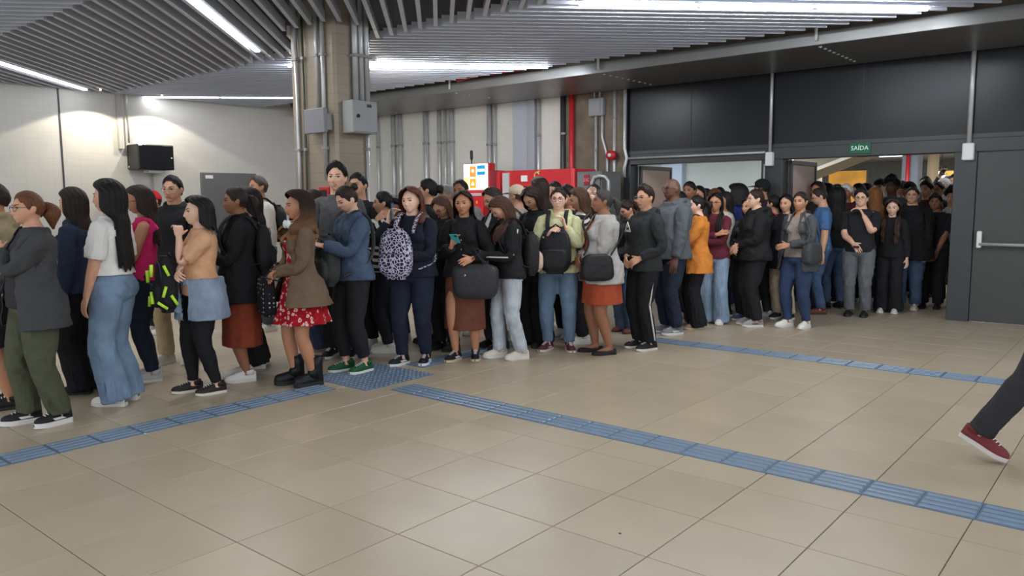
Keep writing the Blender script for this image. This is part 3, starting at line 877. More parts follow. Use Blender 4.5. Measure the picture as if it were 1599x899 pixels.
def raw_mesh(name, V, T, restV=None, smooth=True):
    me = bpy.data.meshes.new(name)
    me.vertices.add(len(V)); me.vertices.foreach_set('co', np.asarray(V, dtype=np.float32).ravel())
    me.loops.add(len(T)*3); me.loops.foreach_set('vertex_index', np.asarray(T, dtype=np.int32).ravel())
    me.polygons.add(len(T)); me.polygons.foreach_set('loop_start', np.arange(0, len(T)*3, 3, dtype=np.int32))
    if smooth: me.polygons.foreach_set('use_smooth', np.ones(len(T), dtype=bool))
    if restV is not None:
        at = me.attributes.new('rest', 'FLOAT_VECTOR', 'POINT'); at.data.foreach_set('vector', np.asarray(restV, dtype=np.float32).ravel())
    me.update(); me.validate()
    return me

def normals(V, T):
    n = np.cross(V[T[:, 1]]-V[T[:, 0]], V[T[:, 2]]-V[T[:, 0]])
    N = np.zeros_like(V)
    for k in range(3): np.add.at(N, T[:, k], n)
    return N/(np.linalg.norm(N, axis=1, keepdims=True)+1e-12)

def torso_loft(b, sex, off, z0, z1, hem=0.0, n=28):
    tr = TORSO[sex]; Z = [t[0] for t in tr]
    zs = sorted(set([z0, z1]+[z for z in Z if z0 < z < z1]))
    rings = []
    for z in zs:
        y, rx, ry = (float(np.interp(z, Z, [t[k] for t in tr])) for k in (1, 2, 3))
        if z < .86: rx, ry = max(rx, float(np.interp(.88, Z, [t[2] for t in tr]))), max(ry, .11)
        fl = hem*max(0, (1.08-z)/.25)
        rings.append(ring((0, y, z), rx+off+fl, ry+off+fl, n, .93))
    b.loft(rings)

def bust(b, off):
    for s in (-1, 1): b.sphere((s*.068, .062, 1.222), (.062+off, .050+off, .062+off), 14, 10)

_T = {}
def template(kind, sex, hi=True):
    key = (kind, sex, hi)
    if key in _T: return _T[key]
    if not hi:
        V, T, W = template(kind, sex, True)
        V2, T2 = decimate((V, T), .38 if kind != 'body' else .34)
        W2 = weights(V2, TMODE.get(kind.split('_')[0], 'top'))
        _T[key] = (V2, T2, W2); return _T[key]
    b = MB(); k = kind.split('_')[0]; mode = TMODE.get(k, 'top')
    vox, tris, fold = .0085, 6000, .0065
    if k == 'body':
        torso_loft(b, sex, 0, .80, 1.405)
        b.tube([(0, -.03, 1.36), (0, -.026, 1.41), (0, -.016, 1.45), (0, -.004, 1.50)], [.062, .054, .051, .050] if sex == 'F' else [.068, .06, .058, .057], 16)
        if sex == 'F': bust(b, 0)
        for s in (-1, 1): b.sphere((s*.072, -.055, .88), (.085, .075, .085), 14, 10)
        arm_tube(b, 1.0 if sex == 'F' else 1.14)
        leg_tube(b, lambda t, r: r)
        head_mesh(b, sex)
        for s in (-1, 1):
            hand_mesh(b, s)
            f = AN if s > 0 else mirror(AN)
            b.tube([f+np.array([0, -.035, -.03]), f+np.array([0, .0, -.025]), f+np.array([0, .06, -.045]), f+np.array([s*.004, .13, -.065]), f+np.array([s*.004, .17, -.07])], [.03, .036, .034, .03, .014], 12)
        V, T = remesh(b, .0048, 15000, 1, keep_fine=lambda co: ((co[:, 2] > 1.42) & (co[:, 1] > .03)) | (np.abs(co[:, 0]) > .47))
        W = weights(V); _T[key] = (V, T, W); return _T[key]
    if k == 'tee':
        torso_loft(b, sex, .014, .86, 1.408, .02); arm_tube(b, 1.1, .014, .42, .012)
        if sex == 'F': bust(b, .009)
    elif k == 'crop':
        torso_loft(b, sex, .020, .985, 1.41, .03); arm_tube(b, 1.1, .018, .46, .02)
        if sex == 'F': bust(b, .011)
    elif k == 'tank':
        torso_loft(b, sex, .009, .88, 1.37, .01); bust(b, .006)
        for s in (-1, 1): b.tube([(s*.085, .065, 1.30), (s*.092, .03, 1.385), (s*.092, -.06, 1.385), (s*.085, -.10, 1.30)], [.03, .024, .024, .03], 8)
    elif k == 'long':
        torso_loft(b, sex, .016, .85, 1.41, .018); arm_tube(b, 1.12, .012, .97, .004)
        if sex == 'F': bust(b, .01)
    elif k in ('jacket', 'hoodie', 'coat', 'cardigan', 'blazer'):
        z0 = {'jacket': .84, 'hoodie': .82, 'coat': .70, 'cardigan': .72, 'blazer': .74}[k]
        off = {'jacket': .028, 'hoodie': .032, 'coat': .034, 'cardigan': .026, 'blazer': .027}[k]
        torso_loft(b, sex, off, z0, 1.415, .014 if k in ('hoodie', 'jacket') else .03)
        arm_tube(b, 1.12, .015 if k != 'cardigan' else .013, .98, .006)
        if sex == 'F': bust(b, .02)
        if k in ('hoodie',):
            b.tube([(0, .052, 1.372), (.07, .03, 1.40), (.088, -.03, 1.425), (.06, -.085, 1.43), (0, -.105, 1.42), (-.06, -.085, 1.43), (-.088, -.03, 1.425), (-.07, .03, 1.40), (0, .052, 1.372)], .027, 10)
            b.sphere((0, -.115, 1.385), (.095, .05, .075), 14, 10)
        if k in ('jacket', 'coat'):
            b.tube([(.02, .05, 1.385), (.07, .015, 1.41), (.075, -.04, 1.43), (0, -.085, 1.435), (-.075, -.04, 1.43), (-.07, .015, 1.41), (-.02, .05, 1.385)], .019, 8)
        fold = .009; tris = 7000
    elif k == 'bottom':
        st = kind.split('_')[1]
        t1 = {'slim': .985, 'straight': 1.0, 'wide': 1.06, 'leggings': .98, 'shorts': .50, 'cropped': .93, 'cargo': 1.0}[st]
        torso_loft(b, sex, .010, .835, 1.0 if sex == 'F' else .985)
        b.sphere((0, -.004, .845), (.14, .132, .075), 18, 12)
        for s in (-1, 1): b.sphere((s*.072, -.055, .88), (.085+.01, .075+.01, .085+.01), 14, 10)
        def fn(t, r):
            if st in ('slim', 'cropped'): return r+.010+.006*t
            if st == 'leggings': return r+.006
            if st == 'straight': return max(r+.014, .066+.012*(1-t))
            if st == 'cargo': return max(r+.02, .074)
            if st == 'wide': return max(r+.016, .080+.028*max(0, t-.1))
            if st == 'shorts': return max(r+.02, .096+.02*t)
        leg_tube(b, fn, -.08, t1, 20, 20)
        fold = .008 if st in ('straight', 'cargo', 'wide') else .0045
    elif k == 'wrap':
        rings = []
        for z in np.linspace(1.0, .66, 14):
            q = (1.0-z)/.34
            rings.append(ring((0, -.006, z), .196+.03*q, .148+.04*q, 30))
        b.loft(rings)
        b.tube([(0, .165, .985), (.02, .18, .93), (.05, .18, .85), (.055, .175, .74)], [.03, .032, .03, .022], 10)
        b.tube([(0, .165, .985), (-.03, .18, .92), (-.05, .18, .84), (-.06, .17, .72)], [.03, .032, .03, .022], 10)
        b.sphere((0, .175, .985), .034, 10, 8)
        fold = .008
    elif k in ('skirt', 'dress'):
        zh, fl = {'skirt_long': (.24, .035), 'skirt_midi': (.32, .02), 'dress_knee': (.56, .10), 'dress_straight': (.53, .025)}[kind]
        rings = []
        for i, z in enumerate(np.linspace(1.02, zh, 22)):
            tr = TORSO[sex]; Z = [t[0] for t in tr]
            y, rx, ry = (float(np.interp(max(z, .88), Z, [t[q] for t in tr])) for q in (1, 2, 3))
            q = max(0, (.93-z)/(.93-zh)); rr = []
            for a in range(64):
                t = 2*math.pi*a/64
                w = 1+ (.07 if fl > .05 else .025)*q*math.sin(9*t+1.1*math.sin(2*t))
                rr.append((( rx+.018+fl*q)*math.cos(t)*w, y+(ry+.022+fl*q)*math.sin(t)*w, z))
            rings.append(rr)
        b.loft(rings)
        if k == 'dress':
            torso_loft(b, sex, .010, .98, 1.36); bust(b, .007)
            if kind == 'dress_straight': torso_loft(b, sex, .012, .98, 1.405); arm_tube(b, 1.08, .01, .4)
            else:
                for s in (-1, 1): b.tube([(s*.07, .075, 1.28), (s*.085, .03, 1.382), (s*.085, -.06, 1.382), (s*.07, -.10, 1.30)], .016, 8)
        fold = .002
    if k in ('hoodie', 'coat'):
        pass
    V, T = remesh(b, vox, tris, 2)
    N = normals(V, T)
    x, y, z = V.T
    ang = np.arctan2(y, x)
    q1 = z*58+3.0*np.sin(x*19+1)+2.4*np.sin(y*23+2)+1.5*np.sin(x*41-y*37)
    q2 = (z*.8+np.abs(x)*.9)*64+2.5*np.sin(y*27)+1.2*np.sin(z*33)
    nse = (1-np.abs(np.sin(q1*.5))*1.5)*.75+np.sin(q2)*.35+np.sin(x*80-z*20)*.2
    env = .45+.55*np.sin(z*17+x*9+1.3)*np.sin(x*21+y*13)
    nse = nse*np.clip(env+.35, .15, 1.2)
    if k == 'bottom':
        nse = nse*(0.5+.9*np.exp(-((z-.47)/.12)**2)+1.1*np.exp(-((z-.14)/.12)**2))
    V = V+N*(nse*fold)[:, None]
    if k == 'wrap':
        keep = ~((V[T].mean(1)[:, 1] > .02) & (np.abs(V[T].mean(1)[:, 0]) < .15) & (V[T].mean(1)[:, 1] < .15) & (V[T].mean(1)[:, 2] < .95))
        T = T[keep]
    if k in ('cardigan', 'blazer', 'coat') and kind.endswith('_open'):
        V, T = open_front(V, T, {'cardigan': .05, 'blazer': .04, 'coat': .035}[k], {'cardigan': .16, 'blazer': .12, 'coat': .10}[k])
    W = weights(V, mode)
    _T[key] = (V, T, W)
    return _T[key]
TMODE = {'wrap': 'skirt', 'body': None, 'bottom': 'bottom', 'skirt': 'skirt', 'dress': 'skirt'}

def open_front(V, T, w, tilt):
    me = raw_mesh('c', V, T); bm = bmesh.new(); bm.from_mesh(me)
    for s in (-1, 1):
        bmesh.ops.bisect_plane(bm, geom=bm.verts[:]+bm.edges[:]+bm.faces[:], plane_co=(s*w, 0, 1.35), plane_no=Vector((s, 0, tilt)).normalized())
    dele = []
    for f in bm.faces:
        c = f.calc_center_median()
        lim = w+tilt*(1.35-c.z)
        if abs(c.x) < lim and c.y > .0 and c.z < 1.45: dele.append(f)
    bmesh.ops.delete(bm, geom=dele, context='FACES')
    bmesh.ops.triangulate(bm, faces=bm.faces[:])
    bm.to_mesh(me); bm.free()
    out = arrays(me); bpy.data.meshes.remove(me)
    return out

# ------------------------------------------------------------------ posing
def rot(axis, a):
    return np.array(Matrix.Rotation(a, 3, Vector(axis)))
def T4(R, pr, pp):
    """maps rest point pr to posed point pp with rotation R"""
    M = np.eye(4); M[:3, :3] = R; M[:3, 3] = np.asarray(pp)-R @ np.asarray(pr); return M
def ap(M, p): return M[:3, :3] @ np.asarray(p, float)+M[:3, 3]
def frame(d, h):
    d = d/np.linalg.norm(d); h = h-d*(h @ d); h = h/np.linalg.norm(h)
    return np.stack([d, h, np.cross(d, h)], 1)
def two_bone(s, t, l1, l2, pole):
    v = t-s; d = np.linalg.norm(v)
    dm = min(max(d, abs(l1-l2)+.02), (l1+l2)*.9985)
    u = v/(d+1e-9)
    a = (l1*l1-l2*l2+dm*dm)/(2*dm)
    hgt = math.sqrt(max(0, l1*l1-a*a))
    p = pole-u*(pole @ u); p = p/(np.linalg.norm(p)+1e-9)
    return s+u*a+p*hgt, s+u*dm

ARM_POSES = {   # right-hand target, pole, twist ; x outward
    'down': ((.23, .02, .77), (.35, -1, 0), 0.0), 'down_f': ((.20, .10, .79), (.5, -1, 0), 0.2),
    'phone': ((.045, .27, 1.08), (.55, -.45, -.8), .9), 'phone_low': ((.04, .26, .98), (.6, -.5, -.7), .9),
    'phone2': ((.075, .25, 1.06), (.55, -.45, -.8), 1.1),
    'phone_hi': ((.05, .34, 1.17), (.55, -.45, -.8), .9), 'phone_hi2': ((.07, .33, 1.15), (.55, -.45, -.8), 1.1),
    'ear': ((.150, .065, 1.375), (.45, -.1, -1), .3), 'mouth': ((.065, .165, 1.345), (.5, .1, -1), .6),
    'cross_hi': ((-.07, .17, 1.16), (.75, .1, -.75), .2), 'cross_lo': ((-.10, .19, 1.06), (.75, .05, -.7), .2),
    'clasp': ((.03, .20, .99), (.8, -.5, -.4), .4), 'belly': ((.0, .20, 1.03), (.8, -.4, -.5), .3),
    'pocket': ((.115, .135, .955), (.85, -.8, .1), 0.3), 'strap': ((.10, .16, 1.25), (.7, -.1, -.9), .5),
    'front_lo': ((.08, .17, .84), (.7, -.9, 0), .3), 'chin': ((.06, .16, 1.33), (.5, .1, -1), .7), 'chest': ((.0, .18, 1.24), (.75, .1, -.7), .3),
    'back': ((.16, -.12, .84), (.6, -.8, 0), 0.0), 'out': ((.27, .16, .95), (.5, -1, 0), .2), 'bag': ((.16, .15, 1.0), (.6, -.9, -.1), .2)}

def pose(p):
    """returns bone matrices (rest -> person local, height 1.65)"""
    M = {}
    lean = p.get('lean', 0.0); hipshift = p.get('shift', 0.0)
    stance = p.get('stance', .0)
    drop = p.get('drop', .012)
    Tp = np.eye(4); Tp[:3, 3] = (hipshift, 0, -drop)
    Tp[:3, :3] = rot((0, 1, 0), p.get('hip_tilt', 0.0))
    M['pelvis'] = Tp
    Rs = rot((0, 0, 1), p.get('twist', 0)*.5) @ rot((1, 0, 0), -lean*.5)
    M['spine'] = Tp @ T4(Rs, (0, 0, 1.0), (0, 0, 1.0))
    M['chest'] = M['spine'] @ T4(Rs, (0, -.01, 1.19), (0, -.01, 1.19))
    hy, hp, ht = p.get('hyaw', 0), p.get('hpitch', 0), p.get('htilt', 0)
    Rn = rot((0, 0, 1), hy*.4) @ rot((1, 0, 0), -hp*.4) @ rot((0, 1, 0), ht*.4)
    M['neck'] = M['chest'] @ T4(Rn, (0, -.02, 1.40), (0, -.02, 1.40))
    Rh = rot((0, 0, 1), hy*.6) @ rot((1, 0, 0), -hp*.6) @ rot((0, 1, 0), ht*.6)
    M['head'] = M['neck'] @ T4(Rh, (0, -.008, 1.475), (0, -.008, 1.475))
    dsh = p.get('dsh', 0.0)
    for s, n in ((1, 'R'), (-1, 'L')):
        m = (lambda q: np.asarray(q, float)) if s > 0 else (lambda q: mirror(np.asarray(q, float)))
        spec = p.get('arm'+n, 'down')
        tg, pole, tw = ARM_POSES[spec] if isinstance(spec, str) else (tuple(spec)+((.5, -.8, -.3), .3))[:3] if len(spec) < 3 else spec
        tg = m(tg); pole = m(pole)
        off = np.array([s*dsh, 0, 0])
        sh = ap(M['chest'], m(SH)+off); l1 = np.linalg.norm(EL-SH); l2 = np.linalg.norm(WR-EL)
        tg = tg+Tp[:3, 3]+off*(.8 if abs(tg[0]) > .15 else 0)
        # pull the wrist back so that the hand (not the wrist) reaches the target
        e, w = two_bone(sh, tg, l1, l2, pole)
        u = (e-sh)/np.linalg.norm(e-sh); f = (w-e)/np.linalg.norm(w-e)
        h = np.cross(u, f)
        if np.linalg.norm(h) < .12: h = np.cross(u, -pole)
        d0 = m(EL)-m(SH); h0 = np.cross(d0, (0, 1.0, 0)); d1 = m(WR)-m(EL); h1 = np.cross(d1, (0, 1.0, 0))
        Ru = frame(u, h) @ frame(d0, h0).T
        M['uarm'+n] = T4(Ru, m(SH)+off, sh)
        Rf = rot(f, tw*.5*-s) @ frame(f, h) @ frame(d1, h1).T
        M['farm'+n] = T4(Rf, m(EL)+off, e)
        hd = p.get('hd'+n)
        Rw = rot(f, tw*-s) @ frame(f, h) @ frame(d1, h1).T
        if hd is not None:
            hdv = m(hd); hdv = hdv/np.linalg.norm(hdv)
            cur = Rw @ (d1/np.linalg.norm(d1)); ax = np.cross(cur, hdv); a = math.atan2(np.linalg.norm(ax), cur @ hdv)
            if np.linalg.norm(ax) > 1e-4: Rw = rot(ax/np.linalg.norm(ax), min(a, 1.3)) @ Rw
        M['hand'+n] = T4(Rw, m(WR)+off, w)
        # legs
        foot = p.get('foot'+n, (s*(.095+stance), 0.0, 0.0))      # x, y, yaw
        lift = foot[3] if len(foot) > 3 else 0.0; fp = foot[4] if len(foot) > 4 else 0.0
        hip = ap(Tp, m(HIP)); an = np.array([foot[0], foot[1]-.02, .085+lift])
        L1, L2 = np.linalg.norm(KN-HIP), np.linalg.norm(AN-KN)
        yaw = foot[2]
        k, a2 = two_bone(hip, an, L1, L2, np.array([-math.sin(yaw)*.6+s*.05, 1.0, 0]))
        u = (k-hip); f = (a2-k); h = np.cross(f, u)
        ref = np.array([math.cos(yaw*.5), math.sin(yaw*.5), 0])
        if np.linalg.norm(h) < .02 or (h @ ref) < 0: h = ref
        d0 = m(KN)-m(HIP); d1 = m(AN)-m(KN)
        M['thigh'+n] = T4(frame(u, ref) @ frame(d0, np.array([1.0, 0, 0])).T, m(HIP), hip)
        M['shin'+n] = T4(frame(f, ref) @ frame(d1, np.array([1.0, 0, 0])).T, m(KN), k)
        M['foot'+n] = T4(rot((0, 0, 1), yaw) @ rot((1, 0, 0), -fp), m(AN), a2)
    return M

def girth(V, W, p):
    g = p.get('girth', 1.0); belly = p.get('belly', 0.0); dsh = p.get('dsh', 0.0); gl = 1+(g-1)*.75
    out = V.copy()
    wt = W[:, BI['pelvis']]+W[:, BI['spine']]+W[:, BI['chest']]
    out[:, 0] += wt*V[:, 0]*(g-1); out[:, 1] += wt*(V[:, 1]+.01)*(g-1)*1.1
    bz = np.exp(-((V[:, 2]-1.05)/.12)**2)*wt*np.clip(V[:, 1]/.08, 0, 1)
    out[:, 1] += bz*belly
    for n in BN:
        if n[:-1] in ('uarm', 'farm', 'thigh', 'shin') and n[-1] in 'RL':
            a, b, _ = BONES[n]; a = np.array(a, float); d = np.array(b, float)-a
            t = ((V-a) @ d)/(d @ d); c = a+np.clip(t, 0, 1)[:, None]*d
            out += W[:, BI[n]][:, None]*(V-c)*((gl if n[0] in 'ut' else 1+(g-1)*.45)-1)
    for s, n in ((1, 'R'), (-1, 'L')):
        wa = sum(W[:, BI[q+n]] for q in ('uarm', 'farm', 'hand'))
        out[:, 0] += wa*s*dsh
    out[:, 0] += W[:, BI['chest']]*np.clip(V[:, 0]/.168, -1, 1)*dsh*.7
    return out

def curl_hands(V, W, curlR, curlL):
    out = V.copy()
    for s, n, c in ((1, 'R', curlR), (-1, 'L', curlL)):
        m = (lambda q: q) if s > 0 else mirror
        wr = m(WR); d = m(DR); a = np.array([0, 1.0, 0]); mm = np.cross(d, a); mm /= np.linalg.norm(mm)
        if mm[0]*s > 0: mm = -mm
        idx = np.nonzero(W[:, BI['hand'+n]] > .5)[0]
        q = V[idx]-wr; t = q @ d; y = q @ a; z = q @ mm
        fing = (t > .074) & (y < .056)
        k0, L = .074, .085
        kp = max(c, .05)/L
        sl = np.clip(t-k0, 0, None)[fing]; zz = z[fing].copy()
        t[fing] = k0+np.sin(kp*sl)/kp-zz*np.sin(kp*sl)
        z[fing] = (1-np.cos(kp*sl))/kp+zz*np.cos(kp*sl)
        out[idx] = wr+t[:, None]*d+y[:, None]*a+z[:, None]*mm
    return out

def skinned(V, W, M):
    S = np.stack([M[n] for n in BN])           # nb,4,4
    Vh = np.concatenate([V, np.ones((len(V), 1))], 1)
    X = np.einsum('nb,bij->nij', W, S)
    return np.einsum('nij,nj->ni', X, Vh)[:, :3]
# ------------------------------------------------------------------ hair, faces, shoes
HC = np.array([0, -.004, 1.548])
HR = np.array([.077, .099, .112])
def hp_(th, ph, off):
    """point over the skull: th from the crown, ph from the back of the head"""
    r = HR+off
    return HC+np.array([math.sin(ph)*math.sin(th)*r[0], -math.cos(ph)*math.sin(th)*r[1], math.cos(th)*r[2]])
def sstep(a, b, x):
    t = min(1, max(0, (x-a)/(b-a))); return t*t*(3-2*t)

def grid_faces(nu, nv, flip=False):
    f = []
    for i in range(nv-1):
        for j in range(nu-1):
            a = i*nu+j
            q = (a, a+1, a+nu+1, a+nu)
            f.append(q[::-1] if flip else q)
    return f

def hair_long(b, zend=1.15, off=.016, vol=0.0, wave=0.0, phs=1.75, where='back', nu=44, nv=34, seed=1, part=0.0, mi=0):
    rg = random.Random(seed); ph0 = [rg.uniform(0, 6.28) for _ in range(6)]
    def sheet(o, flip):
        vs = []
        for i in range(nv):
            s = i/(nv-1)
            for j in range(nu):
                u = -1+2*j/(nu-1)
                au = abs(u)
                thm = math.radians(96)
                clump = .0045*math.sin(u*34+ph0[0]+1.2*math.sin(3*s+ph0[1]))+.003*math.sin(u*71+ph0[2])
                s1 = .42
                ph_top = u*(math.pi*.995)+part*(1-au)
                if s < s1:
                    th = .04+(thm-.04)*(s/s1)
                    k = sstep(.55, 1.35, th)
                    ph = ph_top*(1-k)+u*phs*k
                    p = hp_(th, ph, off+o+vol*math.sin(th)*.5+clump*min(1, th))
                else:
                    q = (s-s1)/(1-s1)
                    ph = u*phs
                    p0 = hp_(thm, ph, off+o+vol*.5+clump)
                    ze = zend+.035*math.sin(u*9+ph0[3])*.6+.02*math.sin(u*23+ph0[4])
                    z = p0[2]+(ze-p0[2])*q
                    p = np.array([p0[0], p0[1], z])
                    # drape over the shoulders
                    dd = sstep(1.47, 1.36, z)
                    pin = sstep(1.50, 1.40, z)
                    if where == 'back' or (where == 'mix' and au < .62):
                        ty = -.125-.02*math.cos(ph)-.012*sstep(1.3, 1.1, z); tx = p0[0]*1.15
                        p[1] += (min(p[1], ty+.03*math.sin(abs(ph)))-p[1])*dd*.95
                        p[0] += (tx-p[0])*dd
                    else:
                        if au > .60:
                            p[1] += (.100+.055*sstep(1.40, 1.27, z)+.012*math.sin(u*40)-p[1])*dd*.95; p[0] += (math.copysign(.046+.17*(1-au), u)-p[0])*dd
                        else:
                            p[1] += (min(p[1], -.13)-p[1])*dd*.9
                    p[:2] *= 1-.10*pin*(1-dd)
                    wv = wave*math.sin(z*46+u*7+ph0[5])*(.4+q)
                    p[0] += wv*math.cos(ph)+vol*.7*q*math.sin(ph); p[1] += wv*math.sin(ph)*.8-vol*.5*q*math.cos(ph)
                    if q > .8:
                        p[0] *= 1-.10*(q-.8)/.2
                vs.append(p)
        b.add(vs, grid_faces(nu, nv, flip), mi, True)
    sheet(.006, False); sheet(-.006, True)

def hair_cap(b, thick=.012, front=52, side=84, back=122, top=0.0, nu=40, nv=18, seed=1, tex=.003, sweep=0.0, mi=0):
    rg = random.Random(seed); a0, a1 = rg.uniform(0, 6), rg.uniform(0, 6)
    def lim(ph):
        a = abs(ph)
        return math.radians(np.interp(a, [0, 1.2, 1.75, 1.95, 2.2, 2.7, math.pi], [back, back-10, side+6, side, (side+front)/2+4, front+3, front]))
    def sheet(o, flip, shrink):
        vs = []
        for i in range(nv):
            s = i/(nv-1)
            for j in range(nu):
                ph = -math.pi+2*math.pi*j/(nu-1)
                th = .02+(lim(ph)-.02)*s*shrink
                edge = sstep(1.0, .70, s)
                th += .05*math.sin(ph*13+a0)*s**4+.04*math.sin(ph*29+a1)*s**6
                t = (thick*(-.15+1.15*edge)+top*max(0, math.cos(th))*edge*(1+.35*math.cos(ph-math.pi+.6)))*o
                t += tex*math.sin(ph*17+a0+th*6)*math.sin(th*19+a1+ph*3)*o
                p = hp_(th, ph, t)
                vs.append(p)
        b.add(vs, grid_faces(nu, nv, flip), mi, True)
    sheet(1.0, False, 1.0); sheet(-.1, True, 1.0)

def hair_bun(b, c=(0, -.125, 1.60), r=.042, mi=0):
    n = 0
    b.sphere(c, (r, r*.85, r), 14, 10, mi)
    for k in range(5):
        t = 2*math.pi*k/5
        b.sphere((c[0]+r*.45*math.cos(t), c[1]-.012, c[2]+r*.45*math.sin(t)), r*.62, 8, 6, mi)

def hair_pony(b, c=(0, -.108, 1.585), length=.26, r=.03, mi=0, curl=0.0):
    pts, rs = [], []
    for i in range(10):
        t = i/9
        pts.append((c[0]+curl*math.sin(t*9), c[1]-.045*math.sin(min(1, t*2.2)*math.pi/2)-.015*t, c[2]+.012*math.sin(t*3)-length*t**1.25))
        rs.append(r*(.55+.75*math.sin(min(1, t*1.6)*math.pi/2))*(1-.9*max(0, t-.5)/.5))
    b.tube(pts, rs, 12, mi)

def hair_mesh(style, seed, hi):
    b = MB(); k = style[0]; a = style[1] if len(style) > 1 else {}
    a = dict(a); q = dict(nu=44, nv=34) if hi else dict(nu=26, nv=20)
    c = dict(nu=40, nv=18) if hi else dict(nu=26, nv=11)
    if k == 'long': hair_long(b, seed=seed, **{**q, **a})
    elif k == 'short': hair_cap(b, seed=seed, **{**c, **a})
    elif k == 'bun':
        hair_cap(b, seed=seed, **{**c, **dict(thick=.010, front=50, side=88, back=124, tex=.002)}); hair_bun(b, **a)
    elif k == 'pony':
        hair_cap(b, seed=seed, **{**c, **dict(thick=.010, front=50, side=88, back=124, tex=.002)}); hair_pony(b, **a)
    elif k == 'cap':
        hair_cap(b, seed=seed, **{**c, **dict(thick=.010, front=60, side=86, back=118)})
    return b

def snap_y(bvh, x, z):
    h = bvh.ray_cast(Vector((x, .3, z)), Vector((0, -1, 0)))
    return h[0].y if h[0] is not None else .08

_bvh = {}
def face_parts(sex):
    if sex in _bvh: return _bvh[sex]
    V, T, W = template('body', sex)
    bv = BVHTree.FromPolygons([tuple(v) for v in V], [tuple(map(int, t)) for t in T])
    out = {}
    for s, n in ((1, 'R'), (-1, 'L')):
        b = MB(); ex, ez = s*.0315, 1.547; ey = snap_y(bv, ex, ez)-.0085
        b.sphere((ex, ey, ez), (.0120, .0122, .0068), 12, 8, 0)
        b.sphere((ex, ey+.0085, ez), (.0062, .0046, .0060), 10, 6, 1)
        # upper lid and lash line
        pts = [(ex+dx, snap_y(bv, ex+dx, ez+.007)+.0022, ez+.0078-.55*(dx/.0155)**2*.0085) for dx in np.linspace(-.0155, .0155, 7)]
        b.tube(pts, [.0010, .0022, .0027, .0027, .0027, .0022, .0010], 6, 1)
        out['eye'+n] = b
        b = MB()
        pts = []
        for t in np.linspace(0, 1, 7):
            x = s*(.013+.036*t); z = 1.566+.0065*math.sin(t*2.3)
            pts.append((x, snap_y(bv, x, z)+.0012, z))
        b.tube(pts, [.0022, .0033, .0036, .0034, .003, .0022, .001], 6, 0)
        out['brow'+n] = b
    b = MB()
    for zc, hgt in ((1.4895, .0040), (1.4805, .0048)):
        pts = []
        for t in np.linspace(-1, 1, 9):
            x = .0235*t; z = zc+(.0012*math.cos(t*7) if zc > 1.485 else -.001*(1-t*t))+(1.485-zc)*abs(t)**3
            pts.append((x, snap_y(bv, x, z)-.001, z))
        b.tube(pts, [.0008]+[hgt*(1-abs(t)**2.5*.7) for t in np.linspace(-.75, .75, 7)]+[.0008], 6, 0)
    out['lips'] = b
    b = MB()
    for s in (1, -1):
        ex, ez = s*.0325, 1.545; y0 = .098
        pts = [(ex+.0245*math.cos(t), y0-.006*abs(math.cos(t)) - .0, ez+.0195*math.sin(t)) for t in np.linspace(0, 2*math.pi, 17)]
        b.tube(pts, .0019, 6, 0, caps=False)
        b.tube([(s*.056, .092, 1.552), (s*.074, .05, 1.553), (s*.079, -.01, 1.552)], .0018, 6, 0)
    b.tube([(-.010, .100, 1.55), (0, .104, 1.553), (.010, .100, 1.55)], .0018, 6, 0)
    out['glasses'] = b
    _bvh[sex] = out
    return out

